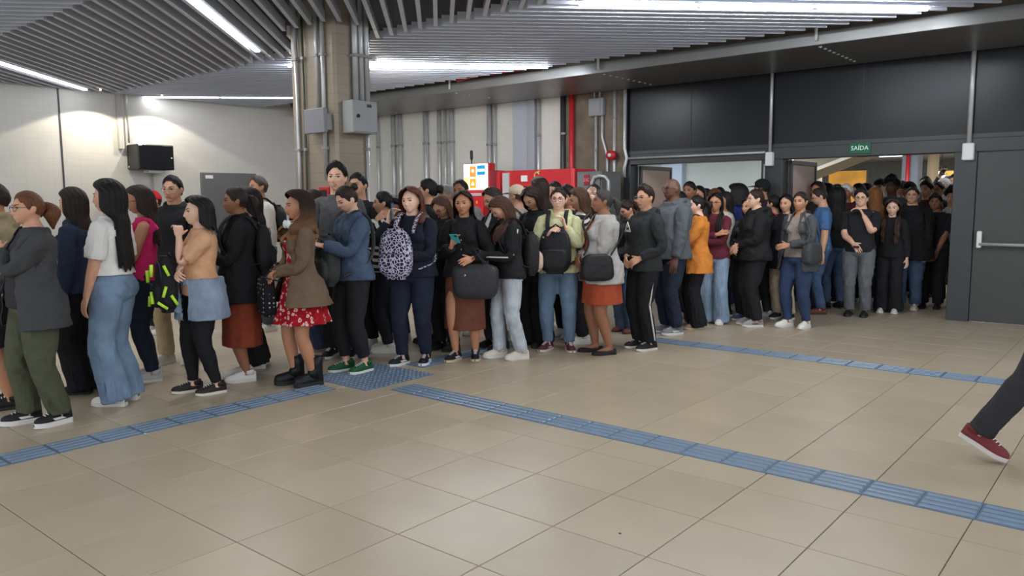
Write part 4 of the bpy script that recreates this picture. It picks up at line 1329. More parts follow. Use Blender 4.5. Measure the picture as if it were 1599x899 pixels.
def shoe_parts(kind):
    """right shoe around the ankle, sole on z=0, toe towards +y; returns dict of MB"""
    L0, L1 = -.075, .185
    ys = [0, .03, .10, .25, .42, .60, .75, .88, .96, 1.0]
    w = [.022, .030, .034, .034, .037, .043, .044, .036, .023, .006]
    boot = kind == 'boot'
    k = 1.12 if boot else 1.0
    sole_h = {'sneaker': .024, 'canvas': .022, 'boot': .036, 'flat': .010, 'sandal': .022, 'chunky': .036, 'leather': .018}[kind]
    s = MB()
    def outline(z, g=1.0, lift=0):
        left = [(-(wi+.003)*g*k, L0+(L1-L0)*yi, z+lift*max(0, yi-.75)) for yi, wi in zip(ys, w)]
        right = [((wi+.003)*g*k+.004*math.sin(yi*3.1), L0+(L1-L0)*yi, z+lift*max(0, yi-.75)) for yi, wi in zip(ys, w)]
        return left+right[::-1]
    s.loft([outline(0, .94, .03), outline(.006, 1.0, .02), outline(sole_h, 1.02, .02), outline(sole_h+.002, .93, .02)], smooth=False)
    out = {'sole': s}
    u = MB()
    top = [.066, .070, .072, .076, .079, .064, .050, .043, .030, .004]
    if kind == 'flat': top = [.05, .054, .052, .045, .042, .040, .038, .036, .028, .012]
    if kind == 'sandal': top = [.02, .022, .022, .024, .05, .056, .052, .03, .022, .012]
    if boot: top = [.075, .08, .085, .09, .085, .075, .066, .060, .046, .02]
    rings = []
    for yi, wi, t in zip(ys, w, top):
        y = L0+(L1-L0)*yi; r = []
        t = sole_h+t*.92 if not boot else sole_h+t
        for a in np.linspace(0, math.pi, 9):
            ca, sa = math.cos(a), math.sin(a)
            r.append(((wi+.001)*k*math.copysign(abs(ca)**.75, ca)*(1-.30*sa*(1 if yi < .5 else .3)), y, sole_h*.6+(t-sole_h*.6)*sa**.8))
        r.append((-wi*.5, y, sole_h*.5)); r.insert(0, (wi*.5, y, sole_h*.5))
        rings.append(r)
    rings.append([(p[0]*.2, p[1]+.003, sole_h*.8) for p in rings[-1]])
    u.loft(rings, caps=False)
    if boot:
        u.tube([(0, .03, .075), (0, .01, .11), (0, -.012, .15)], [.042, .046, .046], 14)
        u.tube([(0, -.028, .06), (0, -.024, .12), (0, -.022, .18), (0, -.022, .25)], [.05, .052, .054, .062], 14)
    elif kind in ('sneaker', 'chunky', 'canvas', 'leather'):
        h = .085 if kind != 'canvas' else .085
        u.tube([(0, -.025, .06), (0, -.024, .085), (0, -.022, .098)], [.040, .040, .041], 14)
    out['upper'] = u
    if kind in ('sneaker', 'canvas', 'chunky') or boot:
        l = MB()
        for i in range(5):
            y = .035+.019*i if not boot else .03+.018*i
            z = float(np.interp((y-L0)/(L1-L0), ys, top))*.92+sole_h+.002
            l.tube([(-.017, y-.003, z-.007), (0, y+.002, z+.001), (.017, y-.003, z-.007)], .0034, 6)
        out['laces'] = l
    if kind in ('sneaker', 'chunky'):
        g = MB()
        for sx in (-1, 1):
            g.add([(sx*.042, -.02, sole_h+.012), (sx*.0445, .06, sole_h+.008), (sx*.040, .075, sole_h+.024), (sx*.041, .01, sole_h+.026)], [(0, 1, 2, 3)])
        out['side_stripe'] = g
    return out
_shoe = {k: shoe_parts(k) for k in ('sneaker', 'canvas', 'boot', 'flat', 'sandal', 'chunky', 'leather')}
# ------------------------------------------------------------------ cloth and skin materials
def skin(c):
    n = 'skin_%d_%d_%d' % c
    if n in _mats: return _mats[n]
    m = mat(n, rgb(*c), rough=.52, noise=.06, nscale=14, coord='rest', spec=.4)
    b = m.node_tree.nodes['Principled BSDF']
    b.inputs['Subsurface Weight'].default_value = .08
    b.inputs['Subsurface Radius'].default_value = (.012, .005, .003)
    b.inputs['Subsurface Scale'].default_value = .6
    return m
def cloth(c, rough=.85, noise=.10, ns=16, bump=.55, bs=20):
    n = 'cloth_%d_%d_%d_%d_%d' % (*c, int(rough*100), int(noise*100))
    return mat(n, rgb(*c), rough=rough, noise=noise, nscale=ns, bump=bump, bscale=bs, coord='rest', spec=.25)
def denim(c):
    g = sum(c)/3; c = tuple(int(q*.72+g*.28) for q in c)
    return cloth(c, .9, .22, 7, .3, 60)
def leather(c): return cloth(c, .42, .10, 20, .25, 50)
def hairm(c):
    n = 'hair_%d_%d_%d' % c
    if n in _mats: return _mats[n]
    m = mat(n, rgb(*c), rough=.52, noise=.4, nscale=1.0, bump=.4, bscale=1.0, coord='rest', spec=.22)
    nt = m.node_tree
    at = [q for q in nt.nodes if q.type == 'ATTRIBUTE'][0]
    mp = nt.nodes.new('ShaderNodeMapping'); mp.inputs['Scale'].default_value = (130, 130, 14)
    nt.links.new(at.outputs['Vector'], mp.inputs['Vector'])
    for q in nt.nodes:
        if q.type == 'TEX_NOISE': nt.links.new(mp.outputs['Vector'], q.inputs['Vector'])
    return m

def pattern(name, kind, c1, c2, scale=20.0, c3=None):
    if name in _mats: return _mats[name]
    m = bpy.data.materials.new(name); m.use_nodes = True; nt = m.node_tree; b = nt.nodes['Principled BSDF']
    b.inputs['Roughness'].default_value = .85; b.inputs['Specular IOR Level'].default_value = .2
    at = nt.nodes.new('ShaderNodeAttribute'); at.attribute_name = 'rest'
    rp = nt.nodes.new('ShaderNodeValToRGB'); rp.color_ramp.interpolation = 'CONSTANT'
    e = rp.color_ramp.elements
    if kind == 'stripe':
        w = nt.nodes.new('ShaderNodeTexWave'); w.bands_direction = 'Z'; w.inputs['Scale'].default_value = scale; w.inputs['Distortion'].default_value = 0
        nt.links.new(at.outputs['Vector'], w.inputs['Vector']); nt.links.new(w.outputs['Fac'], rp.inputs['Fac'])
        e[0].color = (*rgb(*c1), 1); e[1].position = .5; e[1].color = (*rgb(*c2), 1)
    elif kind == 'flower':
        w = nt.nodes.new('ShaderNodeTexVoronoi'); w.inputs['Scale'].default_value = scale
        nz = nt.nodes.new('ShaderNodeTexNoise'); nz.inputs['Scale'].default_value = scale*.8
        mx = nt.nodes.new('ShaderNodeMix'); mx.data_type = 'VECTOR'; mx.inputs['Factor'].default_value = .04
        nt.links.new(at.outputs['Vector'], nz.inputs['Vector']); nt.links.new(at.outputs['Vector'], mx.inputs[4]); nt.links.new(nz.outputs['Color'], mx.inputs[5])
        nt.links.new(mx.outputs[1], w.inputs['Vector']); nt.links.new(w.outputs['Distance'], rp.inputs['Fac'])
        e[0].color = (*rgb(*c1), 1); e[1].position = .16; e[1].color = (*rgb(*c2), 1)
        q = e.new(.36); q.color = (*rgb(*c1), 1)
        q = e.new(.52); q.color = (*rgb(*(c3 or c1)), 1)
    elif kind == 'knot':
        w = nt.nodes.new('ShaderNodeTexVoronoi'); w.feature = 'DISTANCE_TO_EDGE'; w.inputs['Scale'].default_value = scale
        nt.links.new(at.outputs['Vector'], w.inputs['Vector']); nt.links.new(w.outputs['Distance'], rp.inputs['Fac'])
        e[0].color = (*rgb(*c2), 1); e[1].position = .10; e[1].color = (*rgb(*c1), 1)
    elif kind == 'dots':
        w = nt.nodes.new('ShaderNodeTexVoronoi'); w.inputs['Scale'].default_value = scale; w.inputs['Randomness'].default_value = .2
        nt.links.new(at.outputs['Vector'], w.inputs['Vector']); nt.links.new(w.outputs['Distance'], rp.inputs['Fac'])
        e[0].color = (*rgb(*c2), 1); e[1].position = .2; e[1].color = (*rgb(*c1), 1)
    elif kind == 'fade':
        sp = nt.nodes.new('ShaderNodeSeparateXYZ'); nt.links.new(at.outputs['Vector'], sp.inputs[0])
        mr = nt.nodes.new('ShaderNodeMapRange'); mr.inputs['From Min'].default_value = 1.25; mr.inputs['From Max'].default_value = 1.55
        nt.links.new(sp.outputs['Z'], mr.inputs['Value']); nt.links.new(mr.outputs['Result'], rp.inputs['Fac'])
        rp.color_ramp.interpolation = 'LINEAR'
        e[0].color = (*rgb(*c2), 1); e[1].color = (*rgb(*c1), 1)
    nt.links.new(rp.outputs['Color'], b.inputs['Base Color'])
    _mats[name] = m
    return m
M_sclera = mat('eye_white', rgb(176, 166, 160), rough=.35)
M_iris = mat('eye_dark', rgb(38, 26, 20), rough=.2)
M_sole_w = mat('sole_white', rgb(214, 210, 202), rough=.6, noise=.05)
M_sole_b = mat('sole_black', rgb(30, 30, 32), rough=.6)
M_lace_w = mat('lace_white', rgb(226, 224, 220), rough=.8)
M_glass_frame = mat('glasses_black', rgb(28, 24, 26), rough=.35)
SK = {'a': (226, 178, 150), 'b': (208, 156, 126), 'c': (186, 132, 100), 'd': (150, 102, 74), 'e': (104, 70, 54), 'p': (232, 188, 164)}
HA = {'k': (26, 22, 22), 'd': (44, 32, 28), 'b': (74, 50, 38), 'r': (104, 66, 44), 'g': (128, 122, 118), 'w': (214, 212, 208), 'o': (150, 100, 58)}

def bakedmb(b, M):
    V = np.array(b.v); V = V @ M[:3, :3].T+M[:3, 3]
    c = MB(); c.v = [tuple(p) for p in V]; c.f = b.f; c.mi = b.mi; c.sm = b.sm
    return c

_hairbase = {}
people = {}
def person(key, px, py, top, view, label, sex='F', skin_='b', hair=('long', {}), hcol='d', tops=(), bottom=None, shoes=('sneaker', (225, 222, 216)), hi=True, group=None, loc=None, height=None, **p):
    """px,py: pixel of the ground point between the feet; top: pixel row of the crown; view: 0 faces the camera, 90 faces image left"""
    x, y = floor_at(px, py) if loc is None else loc
    if height is None:
        lo, hi_ = .9, 2.3
        for _ in range(40):
            mid = (lo+hi_)/2
            if proj((x, y, mid))[1] > top: lo = mid
            else: hi_ = mid
        height = lo
    height *= 1.0
    d = np.array([x, y]); dist = np.linalg.norm(d); tc = -d/dist
    left = np.array([-(-tc[1]), -tc[0]])  # image left seen from the camera
    left = np.array([-d[1], d[0]])/dist
    a = math.radians(view)
    f = math.cos(a)*tc+math.sin(a)*left
    yaw = math.atan2(-f[0], f[1])
    sc = height/(1.652+(.012 if hair[0] in ('long',) else .012))
    if 'dsh' not in p: p['dsh'] = (.018 if sex == 'M' else 0)+(p.get('girth', 1)-1)*.12
    M = pose(p)
    V, T, W = template('body', sex, hi)
    Vg = curl_hands(girth(V, W, p), W, p.get('curlR', .8), p.get('curlL', .8))
    # keep the body clear of the cloth above it
    cov = np.zeros(len(V))
    kinds = [t[0] for t in tops]+([bottom[0]] if bottom else [])
    arm_t = ((V-SH*np.array([1, 1, 1])) @ DR)
    armd = (np.abs(V[:, 0])-SH[0])/DR[0]
    for kd in kinds:
        k = kd.split('_')[0]
        arm = W[:, [BI[q] for q in ('uarmR', 'uarmL', 'farmR', 'farmL')]].sum(1); tor = W[:, [BI[q] for q in ('pelvis', 'spine', 'chest')]].sum(1)
        leg = W[:, [BI[q] for q in ('thighR', 'thighL', 'shinR', 'shinL')]].sum(1)
        if k in ('long', 'jacket', 'hoodie', 'coat', 'cardigan', 'blazer'):
            if 'open' not in kd: cov = np.maximum(cov, tor*(V[:, 2] < 1.36))
            cov = np.maximum(cov, arm*(armd < .46))
        if k in ('tee', 'crop', 'tank', 'dress'): cov = np.maximum(cov, tor*(V[:, 2] < 1.33))
        if k == 'bottom': cov = np.maximum(cov, np.maximum(leg, W[:, BI['pelvis']])*(V[:, 2] > (.14 if 'shorts' not in kd else .55)))
        if k in ('skirt', 'dress'): cov = np.maximum(cov, np.maximum(leg, W[:, BI['pelvis']])*(V[:, 2] > .6))
    low = np.zeros(len(V))
    if bottom or any('dress' in t[0] for t in tops): low = (W[:, BI['pelvis']]+W[:, BI['thighR']]+W[:, BI['thighL']])*np.clip((V[:, 2]-.66)/.08, 0, 1)*np.clip((1.0-V[:, 2])/.05, 0, 1)
    if 'shorts' in str(bottom and bottom[0]): low = low*(V[:, 2] > .75)
    Vg = Vg-normals(V, T)*(cov*.008+low*.022)[:, None]
    if shoes and shoes[0] != 'sandal':
        ft = (W[:, BI['footR']]+W[:, BI['footL']])*np.clip((.115-V[:, 2])/.03, 0, 1)
        Vg = Vg-normals(V, T)*(ft*.016)[:, None]
        Vg[:, 2] += ft*.012
    Vp = skinned(Vg, W, M)*sc
    me = raw_mesh('person', Vp, T, V)
    me.materials.append(skin(SK[skin_]))
    root = bpy.data.objects.new('person', me); C.objects.link(root)
    root.location = (x, y, 0); root.rotation_euler = (0, 0, yaw)
    tag(root, label, 'person', group)
    S4 = np.eye(4); S4[:3, :3] *= sc
    Hm = S4 @ M['head']
    # face
    fp = face_parts(sex)
    hm = hairm(HA[hcol] if isinstance(hcol, str) else hcol)
    for n in 'RL':
        bakedmb(fp['eye'+n], Hm).build('eye', [M_sclera, M_iris], root)
        bakedmb(fp['brow'+n], Hm).build('eyebrow', hairm(HA['k'] if hcol in ('w', 'g') else (HA[hcol] if isinstance(hcol, str) else hcol)), root)
    sk = SK[skin_]; lip = p.get('lip', (int(sk[0]*.80), int(sk[1]*.58), int(sk[2]*.58)))
    bakedmb(fp['lips'], Hm).build('lips', mat('lip_%d_%d_%d' % lip, rgb(*lip), rough=.4), root)
    if p.get('glasses'): bakedmb(fp['glasses'], Hm).build('glasses', M_glass_frame if p['glasses'] is True else mat('glasses_%s' % p['glasses'], rgb(150, 148, 150), rough=.3, metal=.7), root)
    if hair[0] != 'bald':
        hk = (str(hair), hash(key) % 5 if False else len(key) % 5, hi)
        if hk not in _hairbase: _hairbase[hk] = hair_mesh(hair, hk[1]+1, hi)
        hb = bakedmb(_hairbase[hk], Hm)
        if hair[0] == 'long' and abs(p.get('hpitch', 0))+abs(p.get('lean', 0)) > .1:
            M2 = S4 @ pose({**p, 'hpitch': p.get('hpitch', 0)*.15})['head']       # hanging lengths fall straight
            V0 = np.array(_hairbase[hk].v); pv = np.array([0, -.01, 1.53])
            M2[:3, 3] += (Hm[:3, :3] @ pv+Hm[:3, 3])-(M2[:3, :3] @ pv+M2[:3, 3])
            w_ = np.clip((1.54-V0[:, 2])/.16, 0, 1)[:, None]
            A_ = np.array(hb.v); B_ = V0 @ M2[:3, :3].T+M2[:3, 3]
            hb.v = [tuple(q) for q in A_*(1-w_)+B_*w_]
        me = hb.mesh('hair', p.get('hairmat') or hm)
        at = me.attributes.new('rest', 'FLOAT_VECTOR', 'POINT'); at.data.foreach_set('vector', np.array(_hairbase[hk].v, dtype=np.float32).ravel())
        linkmesh('hair', me, root)
        if hair[0] == 'cap':
            b = MB(); hair_cap(b, .020, 66, 84, 100, nu=30, nv=12, tex=0)
            b.loft([[(.068*math.cos(t)*q, .080*q+.02+.085*math.sin(t)*q, 1.590-.012*math.sin(t)-.003*k_) for t in np.linspace(0, math.pi, 11)] for q, k_ in ((.5, 0), (1.0, 1), (1.0, 3), (.5, 2))], smooth=False, caps=False)
            bakedmb(b, Hm).build('cap', cloth(p.get('capcol', (30, 30, 34))), root)
    # clothes
    for ti, t in enumerate(tops):
        kd, m = t[0], t[1]; nm = t[2] if len(t) > 2 else {'tee': 't_shirt', 'long': 'sweater', 'tank': 'sleeveless_top', 'crop': 't_shirt'}.get(kd.split('_')[0], kd.split('_')[0])
        cloth_obj(kd, sex, hi, p, M, sc, m, nm, root, .010 if ti < len(tops)-1 else 0, t[3] if len(t) > 3 else 0)
    if bottom:
        kd, m = bottom[0], bottom[1]
        nm = {'wrap': 'tied_jacket', 'bottom': 'trousers', 'skirt': 'skirt', 'dress': 'dress'}[kd.split('_')[0]]
        if kd == 'bottom_shorts': nm = 'shorts'
        cloth_obj(kd, sex, hi, p, M, sc, m, nm, root)
    # shoes
    if shoes:
        kind, col = shoes[0], shoes[1]; sol = shoes[2] if len(shoes) > 2 else None
        um = cloth(col, .6, .06) if kind != 'boot' else leather(col)
        sm_ = mat('sole_%d_%d_%d' % sol, rgb(*sol), rough=.6) if sol else (M_sole_b if kind == 'boot' else M_sole_w)
        for n, s in (('R', 1), ('L', -1)):
            F4 = S4 @ M['foot'+n]; a0 = AN if s > 0 else mirror(AN)
            L4 = np.eye(4); L4[:3, 3] = (a0[0], a0[1], 0); L4[0, 0] = s
            Mx = F4 @ L4
            parts = _shoe[kind]
            up = bakedmb(parts['upper'], Mx).build('boot' if kind == 'boot' else 'sandal' if kind == 'sandal' else 'shoe', um, root)
            bakedmb(parts['sole'], Mx).build('sole', sm_, up)
            if hi and 'laces' in parts: bakedmb(parts['laces'], Mx).build('laces', (M_lace_w if kind != 'boot' else M_sole_b), up)['kind'] = 'stuff'
            if hi and 'side_stripe' in parts and p.get('stripe'): bakedmb(parts['side_stripe'], Mx).build('side_stripe', mat('stripe_%d_%d_%d' % p['stripe'], rgb(*p['stripe']), rough=.6), up)
    people[key] = dict(o=root, M=M, sc=sc, p=p, loc=(x, y), yaw=yaw, h=height)
    return root

def cloth_obj(kd, sex, hi, p, M, sc, m, nm, root, shrink=0.0, flare=0.0):
    V, T, W = template(kd, sex, hi)
    Vg = girth(V, W, p)
    if flare:
        fk = 1+flare*np.clip((1.0-V[:, 2])/.28, 0, 1.2)*W[:, [BI['pelvis'], BI['spine']]].sum(1)
        Vg[:, 0] *= fk; Vg[:, 1] *= fk
    if shrink:
        arm = W[:, [BI[q] for q in ('uarmR', 'uarmL', 'farmR', 'farmL')]].sum(1)
        Vg = Vg-normals(V, T)*(shrink*np.maximum(arm*1.6, .5*(V[:, 1] < .02)))[:, None]
    Vp = skinned(Vg, W, M)*sc
    me = raw_mesh(nm, Vp, T, V)
    me.materials.append(m)
    o = linkmesh(nm, me, root)
    if kd.endswith('_open'):
        s = o.modifiers.new('thickness', 'SOLIDIFY'); s.thickness = .006*sc; s.offset = -1
    return o
# ------------------------------------------------------------------ bags, phones and other carried things
def rbox(b, c, w, d, h, e=.55, pz=5.0, taper=0.0, n=24, m=12, mi=0, tilt=0.0):
    rings = []
    for i in range(m):
        t = -1+2*i/(m-1); tt = math.sin(t*math.pi/2)
        s = max(.02, (1-abs(tt)**pz))**(1/pz) if abs(tt) < .999 else .55
        s = max(s, .42)
        k = 1-taper*(tt+1)/2
        rings.append([(c[0]+p[0]*s*k, c[1]+p[1]*s*k+tilt*tt, c[2]+h/2*tt) for p in ring((0, 0, 0), w/2, d/2, n, e)])
    b.loft(rings, mi)

def wire(me):
    V = np.empty(len(me.vertices)*3, dtype=np.float32); me.vertices.foreach_get('co', V)
    at = me.attributes.new('rest', 'FLOAT_VECTOR', 'POINT'); at.data.foreach_set('vector', V)
    return me
def bpart(b, name, m, parent):
    o = b.build(name, m, parent); wire(o.data); return o

def carried(key, name, label, cat, z=0.0):
    P = people[key]
    o = empty(name, (P['loc'][0], P['loc'][1], 0), P['yaw'])
    o.scale = (P['sc'],)*3
    return tag(o, label, cat)

def backpack(key, label, col, side='front', c=(0, .19, 1.08), size=(.30, .16, .42), m=None, accent=None, strap=None, pocket=None, pm=None, straps=True):
    o = carried(key, 'backpack', label, 'backpack'); m = m or cloth(col, .7, .1)
    P = people[key]; s = 1 if side == 'front' else -1
    w, d, h = size
    b = MB(); rbox(b, c, w, d, h, .62, 2.9, .14); bpart(b, 'body', m, o)
    b = MB(); rbox(b, (c[0], c[1]+s*d*.42, c[2]-h*.17), w*.80, d*.55, h*.46, .6, 3.0); pk = bpart(b, 'front_pocket', pm or m, o)
    b = MB(); b.tube([(c[0]-w*.3, c[1]+s*(d*.70), c[2]+h*.01), (c[0], c[1]+s*(d*.71), c[2]+h*.02), (c[0]+w*.3, c[1]+s*(d*.70), c[2]+h*.01)], .004, 6); b.build('zip', cloth((70, 70, 72)), pk)
    b = MB(); b.tube([(c[0]-w*.40, c[1]+s*d*.30, c[2]+h*.10), (c[0]-w*.34, c[1]+s*d*.36, c[2]+h*.36), (c[0], c[1]+s*d*.38, c[2]+h*.43), (c[0]+w*.34, c[1]+s*d*.36, c[2]+h*.36), (c[0]+w*.40, c[1]+s*d*.30, c[2]+h*.10)], .004, 6); b.build('main_zip', cloth((70, 70, 72)), o)
    b = MB(); b.tube([(c[0]-.04, c[1]-s*d*.2, c[2]+h*.48), (c[0], c[1]-s*d*.2, c[2]+h*.55), (c[0]+.04, c[1]-s*d*.2, c[2]+h*.48)], .008, 8); bpart(b, 'handle', m, o)
    g = P['p'].get('girth', 1.0)
    for q in ((-1, 1) if straps else ()):
        x = .085*(1+(g-1)*.5)
        fy, by = (.12*g, -.135*g) if side == 'front' else (.125*g, -.12*g)
        if side == 'front':
            pts = [(q*w*.25, c[1]-d*.35, c[2]+h*.40), (q*x, max(.10, c[1]-d*.5-.01), 1.33), (q*x, .045, 1.415), (q*x, -.05, 1.412), (q*x, by, 1.32), (q*x*1.25, by-.01, 1.12), (q*.17*g, -.04, .98), (q*w*.45, c[1]-d*.3, c[2]-h*.3)]
        else:
            pts = [(q*w*.25, c[1]+d*.35, c[2]+h*.40), (q*x, -.10*g, 1.37), (q*x, -.03, 1.417), (q*x, .05, 1.405), (q*x, fy, 1.30), (q*x*1.3, fy, 1.15), (q*.165*g, .02, 1.0), (q*w*.45, c[1]+d*.3, c[2]-h*.3)]
        b = MB(); b.tube(smooth_path(pts), .021, 8, 0, True, .30); bpart(b, 'strap', strap or m, o)
    if accent:
        for k, (x, z, a) in enumerate(((-.07, -.10, .3), (.05, -.14, -.5), (.09, .06, .2), (-.10, .12, -.2))):
            b = MB(); L = .05
            b.tube([(c[0]+x-L*math.sin(a), c[1]+s*d*.72, c[2]+z-L*math.cos(a)), (c[0]+x+L*math.sin(a), c[1]+s*d*.72, c[2]+z+L*math.cos(a))], .014, 6, 0, True, .4)
            b.build('neon_strip', accent, o)
        for k, (y, z, a) in enumerate(((-.03, -.12, .5), (.04, -.05, -.3), (.02, .12, .4), (.06, -.16, .9))):
            b = MB(); L = .045
            b.tube([(c[0]-w*.49, c[1]+y-L*math.sin(a), c[2]+z-L*math.cos(a)), (c[0]-w*.49, c[1]+y+L*math.sin(a), c[2]+z+L*math.cos(a))], .013, 6)
            b.build('neon_strip', accent, o)
    return o

def smooth_path(pts, n=5):
    P = [np.array(p, float) for p in pts]; out = []
    for i in range(len(P)-1):
        p0, p1, p2, p3 = P[max(0, i-1)], P[i], P[i+1], P[min(len(P)-1, i+2)]
        for k in range(n):
            t = k/n
            out.append(.5*((2*p1)+(-p0+p2)*t+(2*p0-5*p1+4*p2-p3)*t*t+(-p0+3*p1-3*p2+p3)*t**3))
    out.append(P[-1])
    return out

def handbag(key, label, m, c, size, strap_to, name='handbag', cat='bag', two=True, flap=False, r=.009, along='x', hw=.3, metal=None, tp=.16):
    """bag with handles; strap_to: list of local points the strap passes"""
    o = carried(key, name, label, cat); w, d, h = size
    b = MB(); rbox(b, c, w if along == 'x' else d, d if along == 'x' else w, h, .52, 4.6, tp); bpart(b, 'body', m, o)
    u = np.array([1.0, 0, 0]) if along == 'x' else np.array([0, 1.0, 0]); v = np.array([0, 1.0, 0]) if along == 'x' else np.array([1.0, 0, 0])
    C0 = np.array(c)
    if flap:
        b = MB(); rbox(b, tuple(C0+v*d*.32+np.array([0, 0, h*.15])), (w if along == 'x' else d*.5)*.9, (d*.5 if along == 'x' else w)*.9, h*.5, .5, 5.0); bpart(b, 'flap', m, o)
    for q in ((-1, 1) if two else (0,)):
        a = C0+u*w*hw+v*q*d*.3+np.array([0, 0, h*.46]); e = C0-u*w*hw+v*q*d*.3+np.array([0, 0, h*.46])
        pts = [a]+[np.array(p)+v*q*.012 for p in strap_to]+[e]
        b = MB(); b.tube(smooth_path(pts), r, 8, 0, True, .5); bpart(b, 'strap', m, o)
    if metal:
        b = MB(); b.tube([tuple(C0+u*w*.2+v*d*.5+np.array([0, 0, h*.2])), tuple(C0+u*w*.2+v*d*.56+np.array([0, 0, h*.2]))], .012, 8); b.build('buckle', mat('buckle_metal', rgb(190, 186, 176), rough=.3, metal=.8), o)
    return o

def hand_pos(key, n='R', t=.085, out=.03):
    P = people[key]; s = 1 if n == 'R' else -1
    m = (lambda q: q) if s > 0 else mirror
    off = np.array([s*P['p'].get('dsh', 0), 0, 0])
    d = m(DR); mm = np.cross(d, (0, 1.0, 0)); mm /= np.linalg.norm(mm)
    if mm[0]*s > 0: mm = -mm
    return ap(P['M']['hand'+n], m(WR)+off+d*t+mm*out)

def phone(key, label, col, n='R', screen=True, face=None, t=.095, out=.028):
    P = people[key]; o = carried(key, 'phone', label, 'phone')
    p = hand_pos(key, n, t, out)
    hd = ap(P['M']['head'], (0, .08, 1.55)) if face is None else p+np.array(face)
    nrm = hd-p; nrm /= np.linalg.norm(nrm)
    up = np.array([0, 0, 1.0])-nrm*nrm[2]; up /= np.linalg.norm(up); rt = np.cross(up, nrm)
    R4 = np.eye(4); R4[:3, :3] = np.stack([rt, nrm, up], 1); R4[:3, 3] = p+up*.02
    b = MB(); b.bbox(-.037, -.005, -.077, .037, .004, .077, .004); bakedmb(b, R4).build('case', cloth(col, .4, .04), o)
    b = MB(); b.box(-.033, .004, -.072, .033, .0052, .072); bakedmb(b, R4).build('screen', mat('phone_screen', rgb(90, 110, 140), rough=.15, emit=.25), o)
    b = MB(); b.bbox(-.03, -.008, .04, -.005, -.004, .068, .003); bakedmb(b, R4).build('camera_bump', M_sole_b, o)
    return o
def part_mb(key, b, name, m, bone='chest', kind=None):
    P = people[key]; S4 = np.eye(4); S4[:3, :3] *= P['sc']
    o = bakedmb(b, S4 @ P['M'][bone]).build(name, m, P['o'])
    return o
# ------------------------------------------------------------------ the queue, from the left to the doors
BLK, BLK2, NAVY = (30, 30, 33), (40, 40, 43), (30, 36, 54)
WHITE_SH = ('sneaker', (222, 219, 212)); BLACK_SH = ('sneaker', (34, 34, 36)); DARK_SH = ('leather', (32, 30, 30), (40, 38, 38))
bk = cloth(BLK); bk2 = cloth(BLK2)
person('beige', 14, 634, 0, 95, 'person in beige jacket and black shorts cut off by the left edge', 'M', 'c', ('short', {}), 'd', tops=[('hoodie', cloth((168, 152, 122)), 'jacket')], bottom=('bottom_shorts', bk), shoes=('sneaker', (30, 30, 32), (34, 34, 36)), height=1.66, armL='belly', armR='belly')
person('cardi', 68, 661, 296, 72, 'person with glasses in dark grey cardigan and olive trousers, one arm across the chest', 'F', 'b', ('pony', dict(c=(0, -.10, 1.565), length=.17, r=.05, curl=.006)), 'r', tops=[('tee', cloth((50, 48, 50))), ('cardigan_open', cloth((66, 67, 69)))], bottom=('bottom_cargo', cloth((78, 82, 62))), shoes=('chunky', (34, 32, 36), (222, 216, 214)), glasses=True, girth=1.16, belly=.03, armL=((-.10, .16, 1.25), (.8, .2, -.8), .3), armR=((.16, .24, .93), (.5, -.8, -.2), .3), hyaw=.05, stripe=(220, 214, 210), footR=(.10, .07, -.2), footL=(-.10, -.06, .15))
person('denimblk', 132, 610, 292, 112, 'person in dark denim jacket and wide black trousers behind the cropped white T-shirt', 'F', 'b', ('long', dict(zend=1.27)), 'd', tops=[('long', cloth((132, 66, 44))), ('jacket', denim((40, 54, 82)), 'denim_jacket')], bottom=('bottom_wide', bk), shoes=DARK_SH, hyaw=-.2)
person('white', 188, 628, 280, 118, 'person in cropped white T-shirt and light blue wide jeans facing away', 'F', 'b', ('long', dict(zend=1.03, off=.02, vol=.012)), 'k', tops=[('crop', cloth((226, 223, 218), .9, .03))], bottom=('bottom_wide', denim((112, 142, 176))), shoes=WHITE_SH, armL='down_f', hyaw=.1, girth=1.06)
person('pink', 236, 592, 289, 92, 'person with glasses in a sleeveless hot pink top and dark jeans', 'F', 'c', ('long', dict(zend=1.18, wave=.008, vol=.015)), 'd', tops=[('tank', cloth((206, 42, 104)))], bottom=('bottom_slim', denim((30, 38, 60))), shoes=('sneaker', (190, 186, 180)), glasses=True, armL='phone_low', armR='phone_low', hpitch=.15, girth=1.05)
person('khaki', 284, 565, 273, 28, 'person with thin glasses in black jacket and khaki trousers before the white wall', 'M', 'b', ('short', dict(front=46, side=80, thick=.008, top=.008)), 'k', tops=[('coat', cloth((34, 34, 37)))], bottom=('bottom_straight', cloth((174, 154, 120))), shoes=('sneaker', (196, 188, 176)), glasses='thin', armR='down_f', armL='down_f', footR=(.10, .08, -.3))
person('redcap', 249, 520, 297, 60, 'person in a red cap half hidden beside the khaki trousers', 'M', 'c', ('cap', {}), 'k', tops=[('tee', cloth((60, 70, 90)))], bottom=('bottom_straight', bk2), hi=False, capcol=(186, 36, 40))
person('peach', 322, 612, 306, 78, 'person in peach T-shirt with a jacket tied at the waist, hand at the mouth', 'F', 'p', ('long', dict(zend=1.39, vol=.03, off=.018, phs=1.7)), 'k', tops=[('tee', cloth((212, 164, 126)))], bottom=('bottom_leggings', bk), shoes=('canvas', (44, 38, 38), (222, 214, 200)), girth=1.17, belly=.02, armL='mouth', armR='cross_lo', curlL=1.9, curlR=1.2, footR=(.09, .10, 0), footL=(-.09, -.05, .1))
cloth_obj('wrap_jacket', 'F', True, people['peach']['p'], people['peach']['M'], people['peach']['sc'], denim((130, 152, 178)), 'tied_jacket', people['peach']['o'])
backpack('peach', 'black backpack with neon yellow strips hugged against the peach T-shirt', BLK, 'front', (-.03, .275, .95), (.30, .17, .46), straps=False, accent=mat('neon_yellow', rgb(196, 244, 60), rough=.5))
